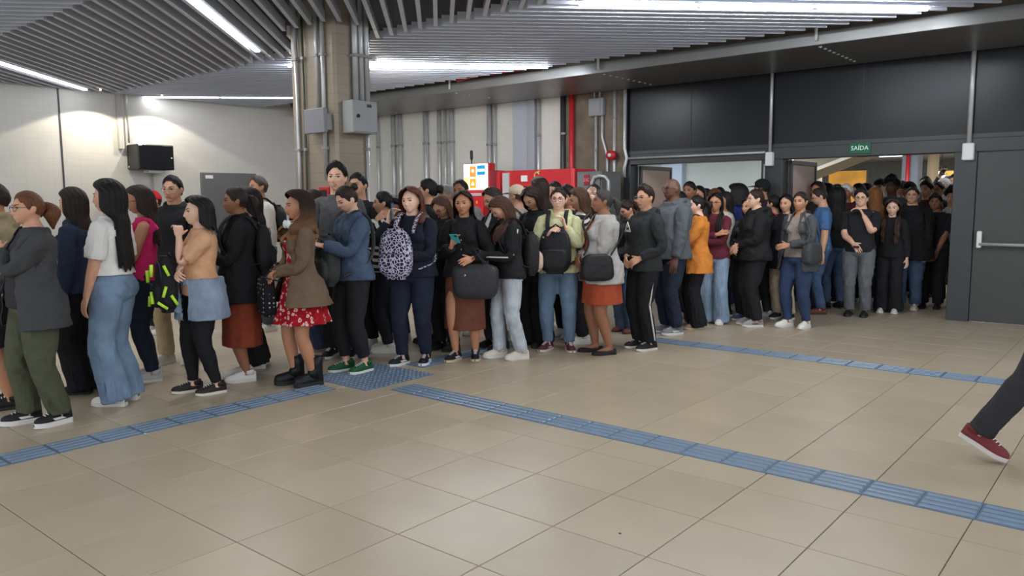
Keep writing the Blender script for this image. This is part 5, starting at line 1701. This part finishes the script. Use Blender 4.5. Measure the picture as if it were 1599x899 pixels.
person('rust', 380, 592, 290, 84, 'person in black coat and rust midi skirt with white sneakers', 'F', 'd', ('pony', dict(length=.20, r=.032)), 'd', tops=[('coat', bk)], bottom=('skirt_midi', cloth((138, 62, 42))), shoes=WHITE_SH, girth=1.06, armL='phone', armR='phone2')
backpack('rust', 'black backpack on the back above the rust skirt', BLK2, 'back', (0, -.21, 1.13), (.29, .15, .40))
person('blkhair', 400, 572, 292, 96, 'person all in black half hidden behind the rust midi skirt', 'F', 'b', ('long', dict(zend=1.2)), 'k', tops=[('long', bk2)], bottom=('bottom_wide', bk), shoes=WHITE_SH, hi=False)
person('backman', 412, 516, 273, 60, 'person in pale long sleeves standing far back by the grey service door', 'M', 'c', ('short', dict(front=44)), (70, 62, 58), tops=[('long', cloth((186, 180, 172)))], bottom=('bottom_straight', cloth((66, 66, 70))), shoes=WHITE_SH, hi=False)
backpack('backman', 'dark backpack on the back of the person by the service door', BLK2, 'back', (0, -.21, 1.15), (.29, .15, .40))
fade = pattern('hair_ombre', 'fade', (46, 33, 28), (132, 96, 66))
person('reddress', 474, 600, 298, 72, 'person in red floral dress, brown cardigan and black ankle boots', 'F', 'c', ('long', dict(zend=1.27, wave=.024, vol=.036, off=.024, where='mix')), 'd', tops=[('dress_knee', pattern('red_flowers', 'flower', (178, 26, 36), (226, 196, 190), 26, (150, 20, 30)), 'dress'), ('cardigan_open', cloth((108, 88, 72)), 'cardigan', .42)], bottom=None, shoes=('boot', (26, 26, 28)), armL='clasp', armR='clasp', hairmat=fade, footR=(.08, .06, -.1), footL=(-.08, -.05, .1))
b = MB(); b.tube([(.08, .06, 1.40), (.03, .09, 1.375), (-.03, .09, 1.375), (-.08, .06, 1.40), (-.085, -.05, 1.42), (0, -.085, 1.43), (.085, -.05, 1.42), (.08, .06, 1.40)], .007, 8); b.sphere((.045, .09, 1.385), (.032, .022, .036), 12, 8); b.sphere((-.045, .09, 1.385), (.032, .022, .036), 12, 8)
o = carried('reddress', 'headphones', 'white headphones around the neck above the red floral dress', 'headphones'); b.build('headband', M_white, o)
phone('reddress', 'phone held low in front of the red floral dress', (40, 40, 44), 'R')
handbag('reddress', 'black dotted bag hanging in front of the red floral dress', pattern('dot_bag', 'dots', (26, 26, 30), (170, 170, 170), 26), (.10, .26, .78), (.28, .13, .34), [(.10, .20, 1.0), (.06, .17, 1.06)], hw=.28)
person('greentop', 496, 545, 296, 82, 'person in green top and jeans behind the brown cardigan', 'F', 'b', ('long', dict(zend=1.25)), 'd', tops=[('tee', cloth((112, 146, 112)))], bottom=('bottom_wide', denim((52, 70, 104))), shoes=('leather', (168, 150, 128), (180, 168, 150)), hi=False)
person('tall', 534, 557, 254, 22, 'tallest person in the queue, in grey shirt, standing before the column', 'M', 'a', ('short', dict(front=42, top=.02, thick=.012)), 'k', tops=[('tee', cloth((88, 88, 90)), 'shirt')], bottom=('bottom_straight', cloth((32, 32, 35))), shoes=('canvas', (28, 28, 30)), hyaw=.12, hpitch=-.08, armR='down_f')
handbag('tall', 'soft black bag hanging low beside the tall grey shirt', bk, (.20, .20, .62), (.34, .18, .36), [(.20, .12, .80), (.20, .10, .80)], hw=.25)
person('behindtall', 566, 540, 268, 30, 'person in dark T-shirt just visible behind the tall grey shirt', 'M', 'b', ('short', {}), 'k', tops=[('tee', bk2)], bottom=('bottom_straight', bk), hi=False)
person('denim', 555, 579, 286, 58, 'person in blue denim jacket and green canvas shoes typing on a phone', 'F', 'a', ('bun', dict(c=(0, -.115, 1.615), r=.034)), 'd', tops=[('long', cloth((44, 52, 66))), ('jacket', denim((62, 84, 114)), 'denim_jacket')], bottom=('bottom_cropped', cloth((36, 36, 39))), shoes=('canvas', (34, 80, 50), (224, 222, 214)), hpitch=.42, armR='phone_hi', armL='phone_hi2', girth=1.05, footR=(.08, .06, -.1), footL=(-.085, -.03, .15))
phone('denim', 'grey phone held in front of the blue denim jacket', (120, 134, 146), 'R')
backpack('denim', 'dark grey backpack worn in front over the blue denim jacket', (58, 60, 60), 'front', (.03, .23, 1.0), (.29, .17, .44), strap=cloth((66, 68, 68)))
person('stripes', 604, 548, 297, 92, 'person in black and white striped sleeves with a hand at the ear', 'F', 'b', ('bun', dict(c=(0, -.12, 1.57), r=.036)), 'k', tops=[('long', pattern('bw_stripes', 'stripe', (32, 32, 36), (222, 218, 212), 5.0))], bottom=('bottom_slim', cloth((34, 36, 42))), shoes=WHITE_SH, armL='ear', armR='belly')
person('peek', 622, 530, 308, 45, 'person in dark sweater peeking out behind the striped sleeves', 'F', 'd', ('long', dict(zend=1.32)), 'k', tops=[('long', bk2)], bottom=('bottom_straight', denim((44, 60, 92))), hi=False)
person('smile', 648, 567, 292, 22, 'person in navy sweater holding a phone to the ear', 'F', 'p', ('long', dict(zend=1.30, wave=.012, vol=.028, off=.02, where='mix')), (92, 54, 42), tops=[('long', cloth((28, 32, 46)))], bottom=('bottom_slim', denim((30, 38, 62))), shoes=('sneaker', (32, 33, 38), (226, 226, 226)), stripe=(220, 220, 220), girth=1.18, armR=((.175, .115, 1.36), (.45, -.1, -1), .3), hdR=(-.35, -.1, 1), armL='belly', curlR=1.3, htilt=.08, hyaw=-.1, footR=(.10, .08, -.35), footL=(-.10, -.02, .1))
phone('smile', 'dark phone held to the ear above the navy sweater', (34, 34, 38), 'R', face=(-1, -.1, 0), t=.085, out=.022)
knot = pattern('knot_print', 'knot', (44, 42, 66), (196, 190, 210), 34)
backpack('smile', 'purple and white patterned backpack worn in front over the navy sweater', NAVY, 'front', (.06, .26, 1.06), (.33, .18, .46), m=knot)
person('bunblack', 672, 533, 277, 100, 'person in black T-shirt and long rust skirt behind the navy sweater', 'F', 'b', ('bun', dict(c=(0, -.12, 1.56), r=.045)), 'k', tops=[('tee', bk)], bottom=('skirt_long', cloth((150, 68, 36))), shoes=DARK_SH, armL='phone')
person('lookdown', 697, 545, 303, 42, 'person with glasses in black coat looking down, left of the turquoise phone', 'F', 'b', ('long', dict(zend=1.25)), 'b', tops=[('coat', bk)], bottom=('bottom_straight', bk2), shoes=DARK_SH, hpitch=.5, glasses=True, armR='phone_low', armL='phone_low')
person('shortman', 722, 520, 279, 25, 'person in plain grey T-shirt left of the kiosk screen', 'M', 'd', ('short', dict(front=44, thick=.007, top=.005)), 'k', tops=[('tee', cloth((128, 128, 130)))], bottom=('bottom_straight', bk2), hi=False)
person('oldman', 700, 512, 287, 60, 'person in grey long sleeves half hidden left of the plain grey T-shirt', 'M', 'c', ('short', {}), 'g', tops=[('long', cloth((96, 98, 104)))], bottom=('bottom_straight', bk2), hi=False)
person('teal', 727, 561, 297, 14, 'person in black cardigan and brown skirt holding a turquoise phone', 'F', 'c', ('long', dict(zend=1.32, off=.014, vol=.006)), 'd', tops=[('jacket', cloth((27, 27, 30)), 'cardigan')], bottom=('skirt_midi', cloth((110, 66, 50))), shoes=('sneaker', (32, 31, 32), (206, 190, 160)), stripe=(224, 220, 214), armR=((.06, .27, 1.14), (.55, -.45, -.8), .9), hdR=(-.3, .25, .8), armL=((.13, .20, 1.03), (.7, -.7, -.4), .3), htilt=.05, footL=(-.09, -.03, .2), footR=(.09, .06, -.3))
phone('teal', 'turquoise phone held at chest height before the black cardigan', (72, 178, 184), 'R')
handbag('teal', 'large dark grey shiny tote bag hanging on an arm before the brown skirt', leather((52, 52, 55)), (-.16, .21, .80), (.42, .16, .33), [(-.20, .18, 1.08), (-.15, .18, 1.10)], hw=.25, metal=True, name='tote_bag', tp=-.10)
b = MB()
for k in range(4): b.sphere((0, .118+.004*(k < 3), .93+.09*k), (.008, .005, .008), 8, 6)
part_mb('teal', b, 'buttons', mat('button_gold', rgb(190, 150, 80), rough=.35, metal=.6))['kind'] = 'stuff'
person('lightjeans', 796, 559, 302, 72, 'person in black jacket and pale jeans bent over a phone', 'F', 'b', ('long', dict(zend=1.20, where='mix', off=.018)), 'b', tops=[('jacket', cloth((32, 32, 35)))], bottom=('bottom_straight', denim((178, 190, 200))), shoes=('sneaker', (212, 204, 190)), hpitch=.6, lean=.06, armR='phone', armL='phone2', footR=(.08, .10, 0), footL=(-.08, -.08, .1))
for bone, p0_, p1_ in (('uarmL', SH, EL), ('farmL', EL, WR)):
    b = MB(); b.tube([mirror(p0_+(p1_-p0_)*t+np.array([.035, -.052+.012*t, .012])) for t in np.linspace(0, .95, 6)], .007, 6)
    part_mb('lightjeans', b, 'sleeve_stripe', cloth((214, 212, 208)), bone)
phone('lightjeans', 'black phone above the pale jeans', (30, 30, 32), 'R')
backpack('lightjeans', 'black backpack with beige side on the back above the pale jeans', BLK2, 'back', (0, -.22, 1.06), (.30, .17, .44), pm=cloth((204, 178, 160)))
person('whitetee', 774, 543, 291, 55, 'person in black blazer over a white top behind the pale jeans', 'F', 'b', ('long', dict(zend=1.22)), 'd', tops=[('tee', cloth((220, 218, 216))), ('blazer_open', cloth((30, 30, 33)))], bottom=('bottom_straight', denim((62, 68, 78))), shoes=DARK_SH, hpitch=.3, armR='phone', armL='clasp')
person('beigecap', 808, 524, 288, 120, 'person in a beige cap in front of the red stall', 'M', 'b', ('cap', {}), 'b', tops=[('tee', cloth((150, 140, 130)))], bottom=('bottom_straight', bk2), hi=False, capcol=(208, 186, 160))
backpack('beigecap', 'pale grey backpack on the person in the beige cap', (188, 184, 182), 'back', (0, -.2, 1.18), (.28, .14, .36))
person('fringe', 836, 539, 288, 40, 'person in black coat with bowed head left of the pale yellow hoodie', 'F', 'b', ('long', dict(zend=1.2, off=.02, phs=1.95)), 'd', tops=[('coat', bk)], bottom=('bottom_wide', bk), shoes=DARK_SH, hpitch=.55, armR='phone_low', armL='phone_low')
person('tallbrown', 842, 514, 276, 130, 'person in black sweater turned to the red stall behind the bowed head', 'F', 'b', ('long', dict(zend=1.25)), 'd', tops=[('long', bk)], bottom=('bottom_straight', bk), hi=False)
person('yellow', 872, 547, 291, 8, 'person with glasses in pale yellow hoodie hugging a black backpack', 'F', 'p', ('pony', dict(length=.2)), 'd', tops=[('hoodie', cloth((206, 206, 162)))], bottom=('bottom_slim', denim((92, 122, 154))), shoes=('sneaker', (84, 42, 52), (196, 184, 180)), stripe=(200, 150, 160), glasses=True, girth=1.08, armR=((.07, .27, 1.20), (.6, -.5, -1), .5), armL=((.10, .22, 1.28), (.6, -.5, -1), .6), hdL=(-.2, .3, 1), hdR=(-.5, .5, .6), curlR=1.6, curlL=1.6, footR=(.11, .0, -.35), footL=(-.11, .0, .3))
backpack('yellow', 'large black backpack hugged against the pale yellow hoodie', (36, 36, 40), 'front', (0, .235, 1.04), (.34, .18, .46))
person('darkman', 866, 507, 282, 30, 'person in black T-shirt behind the pale yellow hoodie, the left of two', 'M', 'b', ('short', {}), 'k', tops=[('tee', bk)], bottom=('bottom_straight', bk), hi=False)
person('darkman2', 886, 525, 290, 50, 'person in charcoal T-shirt behind the pale yellow hoodie, the right of two', 'M', 'c', ('short', dict(top=.02)), 'k', tops=[('tee', bk2)], bottom=('bottom_straight', bk), hi=False)
person('profile', 906, 534, 292, 82, 'person in striped top in profile between yellow hoodie and grey blazer', 'F', 'b', ('long', dict(zend=1.22)), 'b', tops=[('long', pattern('bw_stripes2', 'stripe', (40, 38, 40), (222, 214, 200), 5.5))], bottom=('bottom_straight', bk2), shoes=WHITE_SH, hpitch=.22, armR='phone_low', armL='phone_low')
person('blazer', 938, 551, 294, 74, 'person in light grey blazer over an orange rust dress', 'F', 'd', ('pony', dict(c=(0, -.11, 1.57), length=.16, r=.035)), (62, 58, 58), tops=[('dress_straight', cloth((168, 76, 48)), 'dress'), ('blazer_open', cloth((172, 168, 164)))], bottom=None, shoes=('flat', (32, 30, 32), (36, 34, 34)), girth=1.24, belly=.04, armL='clasp', armR='clasp', hpitch=-.05, footR=(.09, .05, -.1), footL=(-.09, -.04, .1))
handbag('blazer', 'black crossbody bag at the hip of the light grey blazer', cloth((34, 34, 36), .5), (-.285, .12, .90), (.34, .14, .26), [(-.22, .19, 1.15), (.0, .19, 1.34), (.10, -.02, 1.44), (-.02, -.21, 1.25)], two=False, flap=True, r=.014, along='y', hw=.4, name='crossbody_bag', metal=True)
person('raised', 926, 512, 286, 20, 'person lifting a hand to the face behind the grey blazer', 'F', 'p', ('pony', {}), 'd', tops=[('long', bk)], bottom=('bottom_straight', bk), hi=False, armR=((.04, .17, 1.52), (.6, .1, -1), .5))
person('leather', 980, 518, 308, 48, 'person in black leather jacket and jeans looking down, holding a pink bag', 'F', 'b', ('pony', dict(length=.22)), 'd', tops=[('jacket', leather((38, 38, 42)))], bottom=('bottom_wide', denim((70, 100, 136))), shoes=('leather', (110, 60, 50), (70, 44, 38)), hpitch=.5, armR='down_f', armL='phone_low')
handbag('leather', 'pink plastic bag hanging from a hand below the leather jacket', cloth((196, 92, 140), .4), (.20, .12, .55), (.17, .08, .28), [(.205, .10, .73), (.20, .10, .73)], hw=.3, name='carrier_bag', r=.006)
person('halfface', 996, 508, 303, 40, 'person in dark red T-shirt half hidden behind the triangle hoodie', 'M', 'c', ('short', {}), 'k', tops=[('tee', cloth((70, 40, 40)))], bottom=('bottom_straight', bk), hi=False)
person('hoodie', 1004, 544, 289, 52, 'person in black hoodie with a white triangle emblem and side striped trousers', 'M', 'b', ('short', dict(front=44, top=.022, side=78, thick=.007)), 'd', tops=[('hoodie', cloth((46, 48, 49)))], bottom=('bottom_straight', cloth((28, 28, 31))), shoes=('canvas', (34, 32, 32)), armR='pocket', armL='pocket', hyaw=.15, glasses='thin', curlR=1.5, curlL=1.5)
b = MB()
tri = [(-.045, 0, 1.215), (.045, 0, 1.215), (0, 0, 1.31)]
for i in range(3):
    p, q = np.array(tri[i]), np.array(tri[(i+1) % 3]); b.tube([p+np.array([.05, .172, 0]), q+np.array([.05, .172, 0])], .0055, 6)
b.sphere((.05, .172, 1.262), (.012, .006, .012), 8, 6); b.add([(.02, .174, 1.222), (.08, .174, 1.222), (.075, .174, 1.238), (.05, .174, 1.23), (.025, .174, 1.238)], [(0, 1, 2, 3, 4)])
part_mb('hoodie', b, 'triangle_emblem', mat('emblem_pale', rgb(206, 200, 186), rough=.7))
Pq = people['hoodie']
for n, s in (('R', 1), ('L', -1)):
    m_ = (lambda q: q) if s > 0 else mirror
    for bone, t0, t1 in (('thigh'+n, .05, .50), ('shin'+n, .50, .97)):
        b = MB(); b.tube([leg_pt(t, s)+np.array([s*(.088-.01*t), 0, 0]) for t in np.linspace(t0, t1, 6)], .013, 6, 0, True, .5)
        part_mb('hoodie', b, 'side_stripe', cloth((214, 212, 208)), bone)
person('bigman', 1046, 520, 276, 58, 'person with glasses in a grey hoodie and navy trousers', 'M', 'e', ('bald',), 'k', tops=[('hoodie', cloth((88, 92, 97)))], bottom=('bottom_straight', denim((36, 44, 68))), shoes=('sneaker', (120, 122, 126)), stripe=(200, 200, 200), girth=1.2, belly=.04, glasses=True, armL='down_f', armR='down_f')
person('orange', 1084, 512, 304, 74, 'person in orange cardigan with wide black trousers and sandals', 'F', 'p', ('pony', dict(length=.14, r=.035)), 'k', tops=[('tee', pattern('dark_print', 'knot', (40, 38, 48), (170, 160, 150), 40)), ('cardigan_open', cloth((208, 128, 54)))], bottom=('bottom_wide', bk), shoes=('sandal', (150, 120, 100), (190, 170, 140)), girth=1.15, armL='chest', armR='belly')
handbag('orange', 'black crossbody bag worn over the orange cardigan', cloth((36, 36, 40), .5), (.04, .22, .93), (.24, .10, .22), [(.0, .15, 1.2), (-.09, .05, 1.42), (-.05, -.14, 1.3), (.12, -.1, 1.05)], two=False, r=.012, name='crossbody_bag')
person('maroon', 1113, 505, 301, 14, 'person with glasses in maroon sweater and wide jeans with folded arms', 'F', 'c', ('long', dict(zend=1.12, where='mix')), 'k', tops=[('long', cloth((96, 38, 50)))], bottom=('bottom_wide', denim((126, 152, 182))), shoes=WHITE_SH, glasses=True, armR='cross_hi', armL='cross_lo')
person('coatbun', 1174, 508, 294, 68, 'person in black hooded coat and black trousers with joined hands', 'F', 'a', ('bun', dict(c=(0, -.06, 1.665), r=.03)), 'd', tops=[('hoodie', cloth((30, 30, 32)), 'coat')], bottom=('bottom_straight', cloth((32, 32, 35))), shoes=('sneaker', (146, 140, 136), (206, 202, 196)), stripe=(70, 66, 64), girth=1.22, glasses='thin', armL='clasp', armR='clasp')
person('behindcoat', 1164, 500, 308, 40, 'person in black leather jacket peeking out behind the black hooded coat', 'F', 'b', ('long', dict(zend=1.25)), 'b', tops=[('jacket', leather((36, 36, 38)))], bottom=('bottom_straight', bk), shoes=('sneaker', (70, 84, 120)), armR='clasp', armL='clasp')
person('taupe', 1243, 511, 298, 34, 'person in taupe top, open grey cardigan and blue jeans', 'F', 'c', ('bun', dict(c=(0, -.12, 1.55), r=.04)), 'd', tops=[('tank', cloth((148, 136, 126)), 'top'), ('cardigan_open', cloth((74, 76, 78)))], bottom=('bottom_slim', denim((44, 64, 102))), shoes=WHITE_SH, girth=1.1, hyaw=.15, armL='belly', armR='down', footL=(-.11, -.02, .15), footR=(.10, .05, -.3))
handbag('taupe', 'dark grey shoulder bag at the side of the open grey cardigan', cloth((62, 64, 66), .6), (-.265, .12, .93), (.32, .14, .26), [(-.22, .12, 1.18), (-.10, .06, 1.40), (-.10, -.06, 1.40), (-.19, -.10, 1.15)], two=False, r=.012, along='y', hw=.42, name='shoulder_bag')
person('behindtaupe', 1222, 498, 303, 30, 'person in beige trousers half hidden behind the open grey cardigan', 'F', 'b', ('long', dict(zend=1.3)), 'k', tops=[('coat', bk)], bottom=('bottom_straight', cloth((178, 160, 136))), shoes=BLACK_SH, hi=False)
person('redbag', 1203, 494, 303, 120, 'person wearing a red backpack behind the black hooded coat', 'F', 'b', ('pony', {}), 'k', tops=[('long', bk2)], bottom=('bottom_straight', bk2), hi=False)
backpack('redbag', 'red backpack between the hooded coat and the grey cardigan', (176, 40, 52), 'back', (0, -.21, 1.15), (.28, .15, .38))
person('blueshirt', 1276, 489, 291, 78, 'person with glasses in blue shirt and jeans looking down beside the doorway', 'M', 'b', ('short', dict(front=44, thick=.007)), 'd', tops=[('tee', cloth((74, 108, 152)), 'shirt')], bottom=('bottom_straight', denim((58, 86, 124))), shoes=('leather', (104, 54, 44), (60, 40, 36)), hpitch=.3, glasses=True, armL='down')
b = MB(); b.tube([(WR+DR*.0+.030*(math.cos(t)*np.array([0, 1, 0])+math.sin(t)*np.cross(DR, (0, 1, 0))))*np.array([-1, 1, 1]) for t in np.linspace(0, 2*math.pi, 13)], .008, 6)
part_mb('blueshirt', b, 'wrist_watch', M_black, 'handL')
person('longback', 1300, 481, 291, 155, 'person in black sweater and jeans seen from behind beside the blue shirt', 'F', 'b', ('long', dict(zend=1.1, vol=.02)), 'k', tops=[('long', bk)], bottom=('bottom_slim', denim((56, 78, 116))), shoes=DARK_SH)
person('chin', 1337, 493, 294, 8, 'person with glasses in black shirt and grey jeans, hand at the chin', 'M', 'a', ('short', dict(front=44, top=.016)), 'k', tops=[('tee', cloth((34, 34, 37)), 'shirt')], bottom=('bottom_straight', denim((104, 106, 112))), shoes=('leather', (34, 34, 36), (40, 40, 42)), glasses=True, girth=1.1, armL='chin', armR='phone_low', curlL=1.6)
phone('chin', 'phone held above the grey jeans in the doorway', (60, 70, 90), 'R')
person('longbrown', 1386, 488, 311, 8, 'person in black jacket and wide black trousers between grey jeans and long black cardigan', 'F', 'p', ('long', dict(zend=1.05, wave=.012, vol=.022, where='mix')), (70, 50, 40), tops=[('jacket', bk)], bottom=('bottom_wide', bk), shoes=('sneaker', (200, 196, 190)))
person('bigwoman', 1416, 483, 290, 8, 'person with thin glasses in long black cardigan and blue jeans in the doorway', 'F', 'b', ('bun', dict(c=(0, -.115, 1.57), r=.035)), 'd', tops=[('coat', cloth((27, 27, 29)), 'cardigan')], bottom=('bottom_straight', denim((66, 92, 130))), shoes=('sneaker', (196, 186, 166)), girth=1.26, belly=.03, glasses='thin', armL='down_f', armR='down')
person('blacktee', 1452, 481, 302, 10, 'person in black T-shirt with lowered joined hands at the right door post', 'M', 'd', ('short', dict(top=.02)), 'k', tops=[('tee', bk)], bottom=('bottom_straight', bk), shoes=DARK_SH, girth=1.2, armL='front_lo', armR='front_lo')
person('curly', 1478, 476, 294, 20, 'person in black T-shirt over pale sleeves, nearest the right door post', 'M', 'b', ('short', dict(thick=.028, top=.03, front=56, side=92, tex=.008)), 'k', tops=[('long', cloth((200, 196, 190))), ('tee', bk)], bottom=('bottom_straight', bk), shoes=('sneaker', (60, 60, 64)), girth=1.05)
# crowd behind, seen through and in front of the doors
CROWD = [
 ('c1', 1073, 486, 282, 25, 'person in dark grey top standing close behind the grey hoodie', 'M', 'd', ('short', {}), 'k', (60, 58, 64)),
 ('c2', 1087, 482, 290, 25, 'person with glasses in pale grey top behind the orange cardigan', 'F', 'b', ('long', dict(zend=1.3)), 'k', (150, 146, 150)),
 ('c3', 1099, 466, 293, 60, 'person in brownish top in the left doorway, left of the maroon sweater', 'F', 'd', ('pony', {}), 'd', (70, 60, 60)),
 ('c4', 1112, 474, 294, 140, 'person in dark top facing away right behind the maroon sweater', 'F', 'b', ('long', dict(zend=1.35)), 'r', (60, 56, 60)),
 ('c5', 1128, 492, 299, 70, 'person in pale cream shirt right of the maroon sweater', 'F', 'c', ('long', dict(zend=1.38)), 'k', (206, 200, 188)),
 ('c6', 1146, 482, 288, 110, 'person in royal blue top behind the cream shirt', 'F', 'e', ('long', dict(zend=1.42, vol=.05, off=.03)), 'k', (40, 52, 110)),
 ('c7', 1184, 478, 279, 100, 'person in a dark cap behind the black hooded coat', 'M', 'c', ('cap', {}), 'k', (52, 36, 50)),
 ('c8', 1270, 470, 283, 40, 'person in dark brown top behind the blue shirt', 'F', 'c', ('long', dict(zend=1.35)), 'd', (50, 46, 46)),
 ('c9', 1284, 463, 285, 120, 'person in black top turned away near the open door leaf', 'F', 'b', ('long', dict(zend=1.2)), 'k', (34, 32, 36)),
 ('c10', 1314, 473, 286, 20, 'person in wine red top left of the raised hand at the chin', 'M', 'd', ('short', dict(thick=.016)), 'w', (84, 30, 44)),
 ('c11', 1333, 466, 285, 60, 'person in dark blue grey top under the amber panel', 'M', 'p', ('short', {}), 'k', (40, 40, 48)),
 ('c12', 1358, 473, 292, 150, 'person in tan top seen from behind, right of the hand at the chin', 'F', 'b', ('long', dict(zend=1.15)), 'o', (120, 80, 50)),
 ('c13', 1366, 452, 278, 20, 'person in dark cap and light grey top under the hall ceiling lights', 'M', 'p', ('cap', {}), 'k', (150, 150, 156)),
 ('c14', 1384, 471, 276, 20, 'person in brown grey top looming behind the wide black trousers', 'M', 'e', ('short', dict(thick=.034, top=.02, tex=.006, front=54)), 'k', (76, 74, 72)),
 ('c15', 1411, 456, 283, 60, 'person in black cap and black top left of the red riser pipe', 'M', 'c', ('cap', {}), 'k', (30, 30, 34)),
 ('c16', 1437, 440, 274, 20, 'far person in dark top next to the round beige column', 'M', 'a', ('short', {}), 'k', (50, 50, 58)),
 ('c17', 1438, 466, 282, 30, 'person in brick red top below the round beige column', 'M', 'b', ('short', dict(top=.02)), 'k', (90, 40, 40)),
 ('c18', 1456, 459, 283, 30, 'person in grey top above the black T-shirt at the door post', 'M', 'b', ('short', dict(front=46)), 'd', (60, 60, 66)),
 ('c19', 1465, 446, 277, 30, 'far person in a white cap near the right door post', 'M', 'b', ('cap', {}), 'k', (120, 120, 124)),
 ('c20', 1482, 444, 270, 20, 'far person raising a lit phone near the right door post', 'M', 'a', ('short', {}), 'k', (70, 70, 76)),
 ('c21', 1400, 448, 281, 60, 'far person in blue grey top half hidden left of the bluish column', 'F', 'b', ('pony', {}), 'k', (60, 64, 80)),
 ('c22', 1345, 455, 284, 90, 'far person in dark coat straight behind the hand at the chin', 'F', 'c', ('pony', {}), 'd', (44, 44, 52)),
 ('c23', 1300, 454, 287, 60, 'far person in mauve brown top left of the wine red top', 'F', 'b', ('long', dict(zend=1.3)), 'k', (70, 60, 64)),
 ('c24', 1120, 462, 291, 30, 'far person in pink top between cream shirt and maroon sweater', 'F', 'c', ('pony', {}), 'k', (170, 110, 120)),
 ('c25', 1155, 470, 296, 60, 'person in mauve top behind the peeking leather jacket', 'F', 'b', ('pony', {}), 'd', (150, 120, 140)),
 ('c26', 1058, 495, 297, 40, 'person in taupe grey top squeezed between grey hoodie and orange cardigan', 'F', 'c', ('pony', {}), 'k', (90, 84, 88)),
]
for k, px, py, top, vw, lb, sx, sk_, hr, hc_, tc_ in CROWD:
    kw = {}
    if k == 'c19': kw['capcol'] = (220, 216, 214)
    if k == 'c20': kw['armR'] = ((.1, .3, 1.62), (.6, .1, -1), .5)
    person(k, px, py, top, vw, lb, sx, sk_, hr, hc_, tops=[('long', cloth(tc_))], bottom=('bottom_straight', (bk, bk2, denim((50, 66, 96)))[len(lb) % 3]), shoes=(BLACK_SH, WHITE_SH)[len(lb) % 2], hi=False, glasses=(k == 'c2'), **kw)
phone('c20', 'lit phone lifted by the far person near the right post', (40, 40, 44), 'R')
# passer-by leaving on the right
wx, wy = floor_at(1664, 736)
person('walker', 0, 0, 0, -84, 'person walking off the right edge, one raised maroon sneaker in view', 'M', 'c', ('short', {}), 'd', tops=[('tee', cloth((150, 146, 142)))], bottom=('bottom_straight', cloth((52, 50, 54))), shoes=('sneaker', (116, 50, 52), (206, 200, 196)), loc=(wx, wy), height=1.74, drop=.02, footR=(.08, -.37, 0, .066, .46), footL=(-.08, .34, 0, 0, -.12), armR=((.24, .18, .88), (.4, -1, 0), 0), armL=((.24, -.16, .86), (.4, -1, 0), 0))
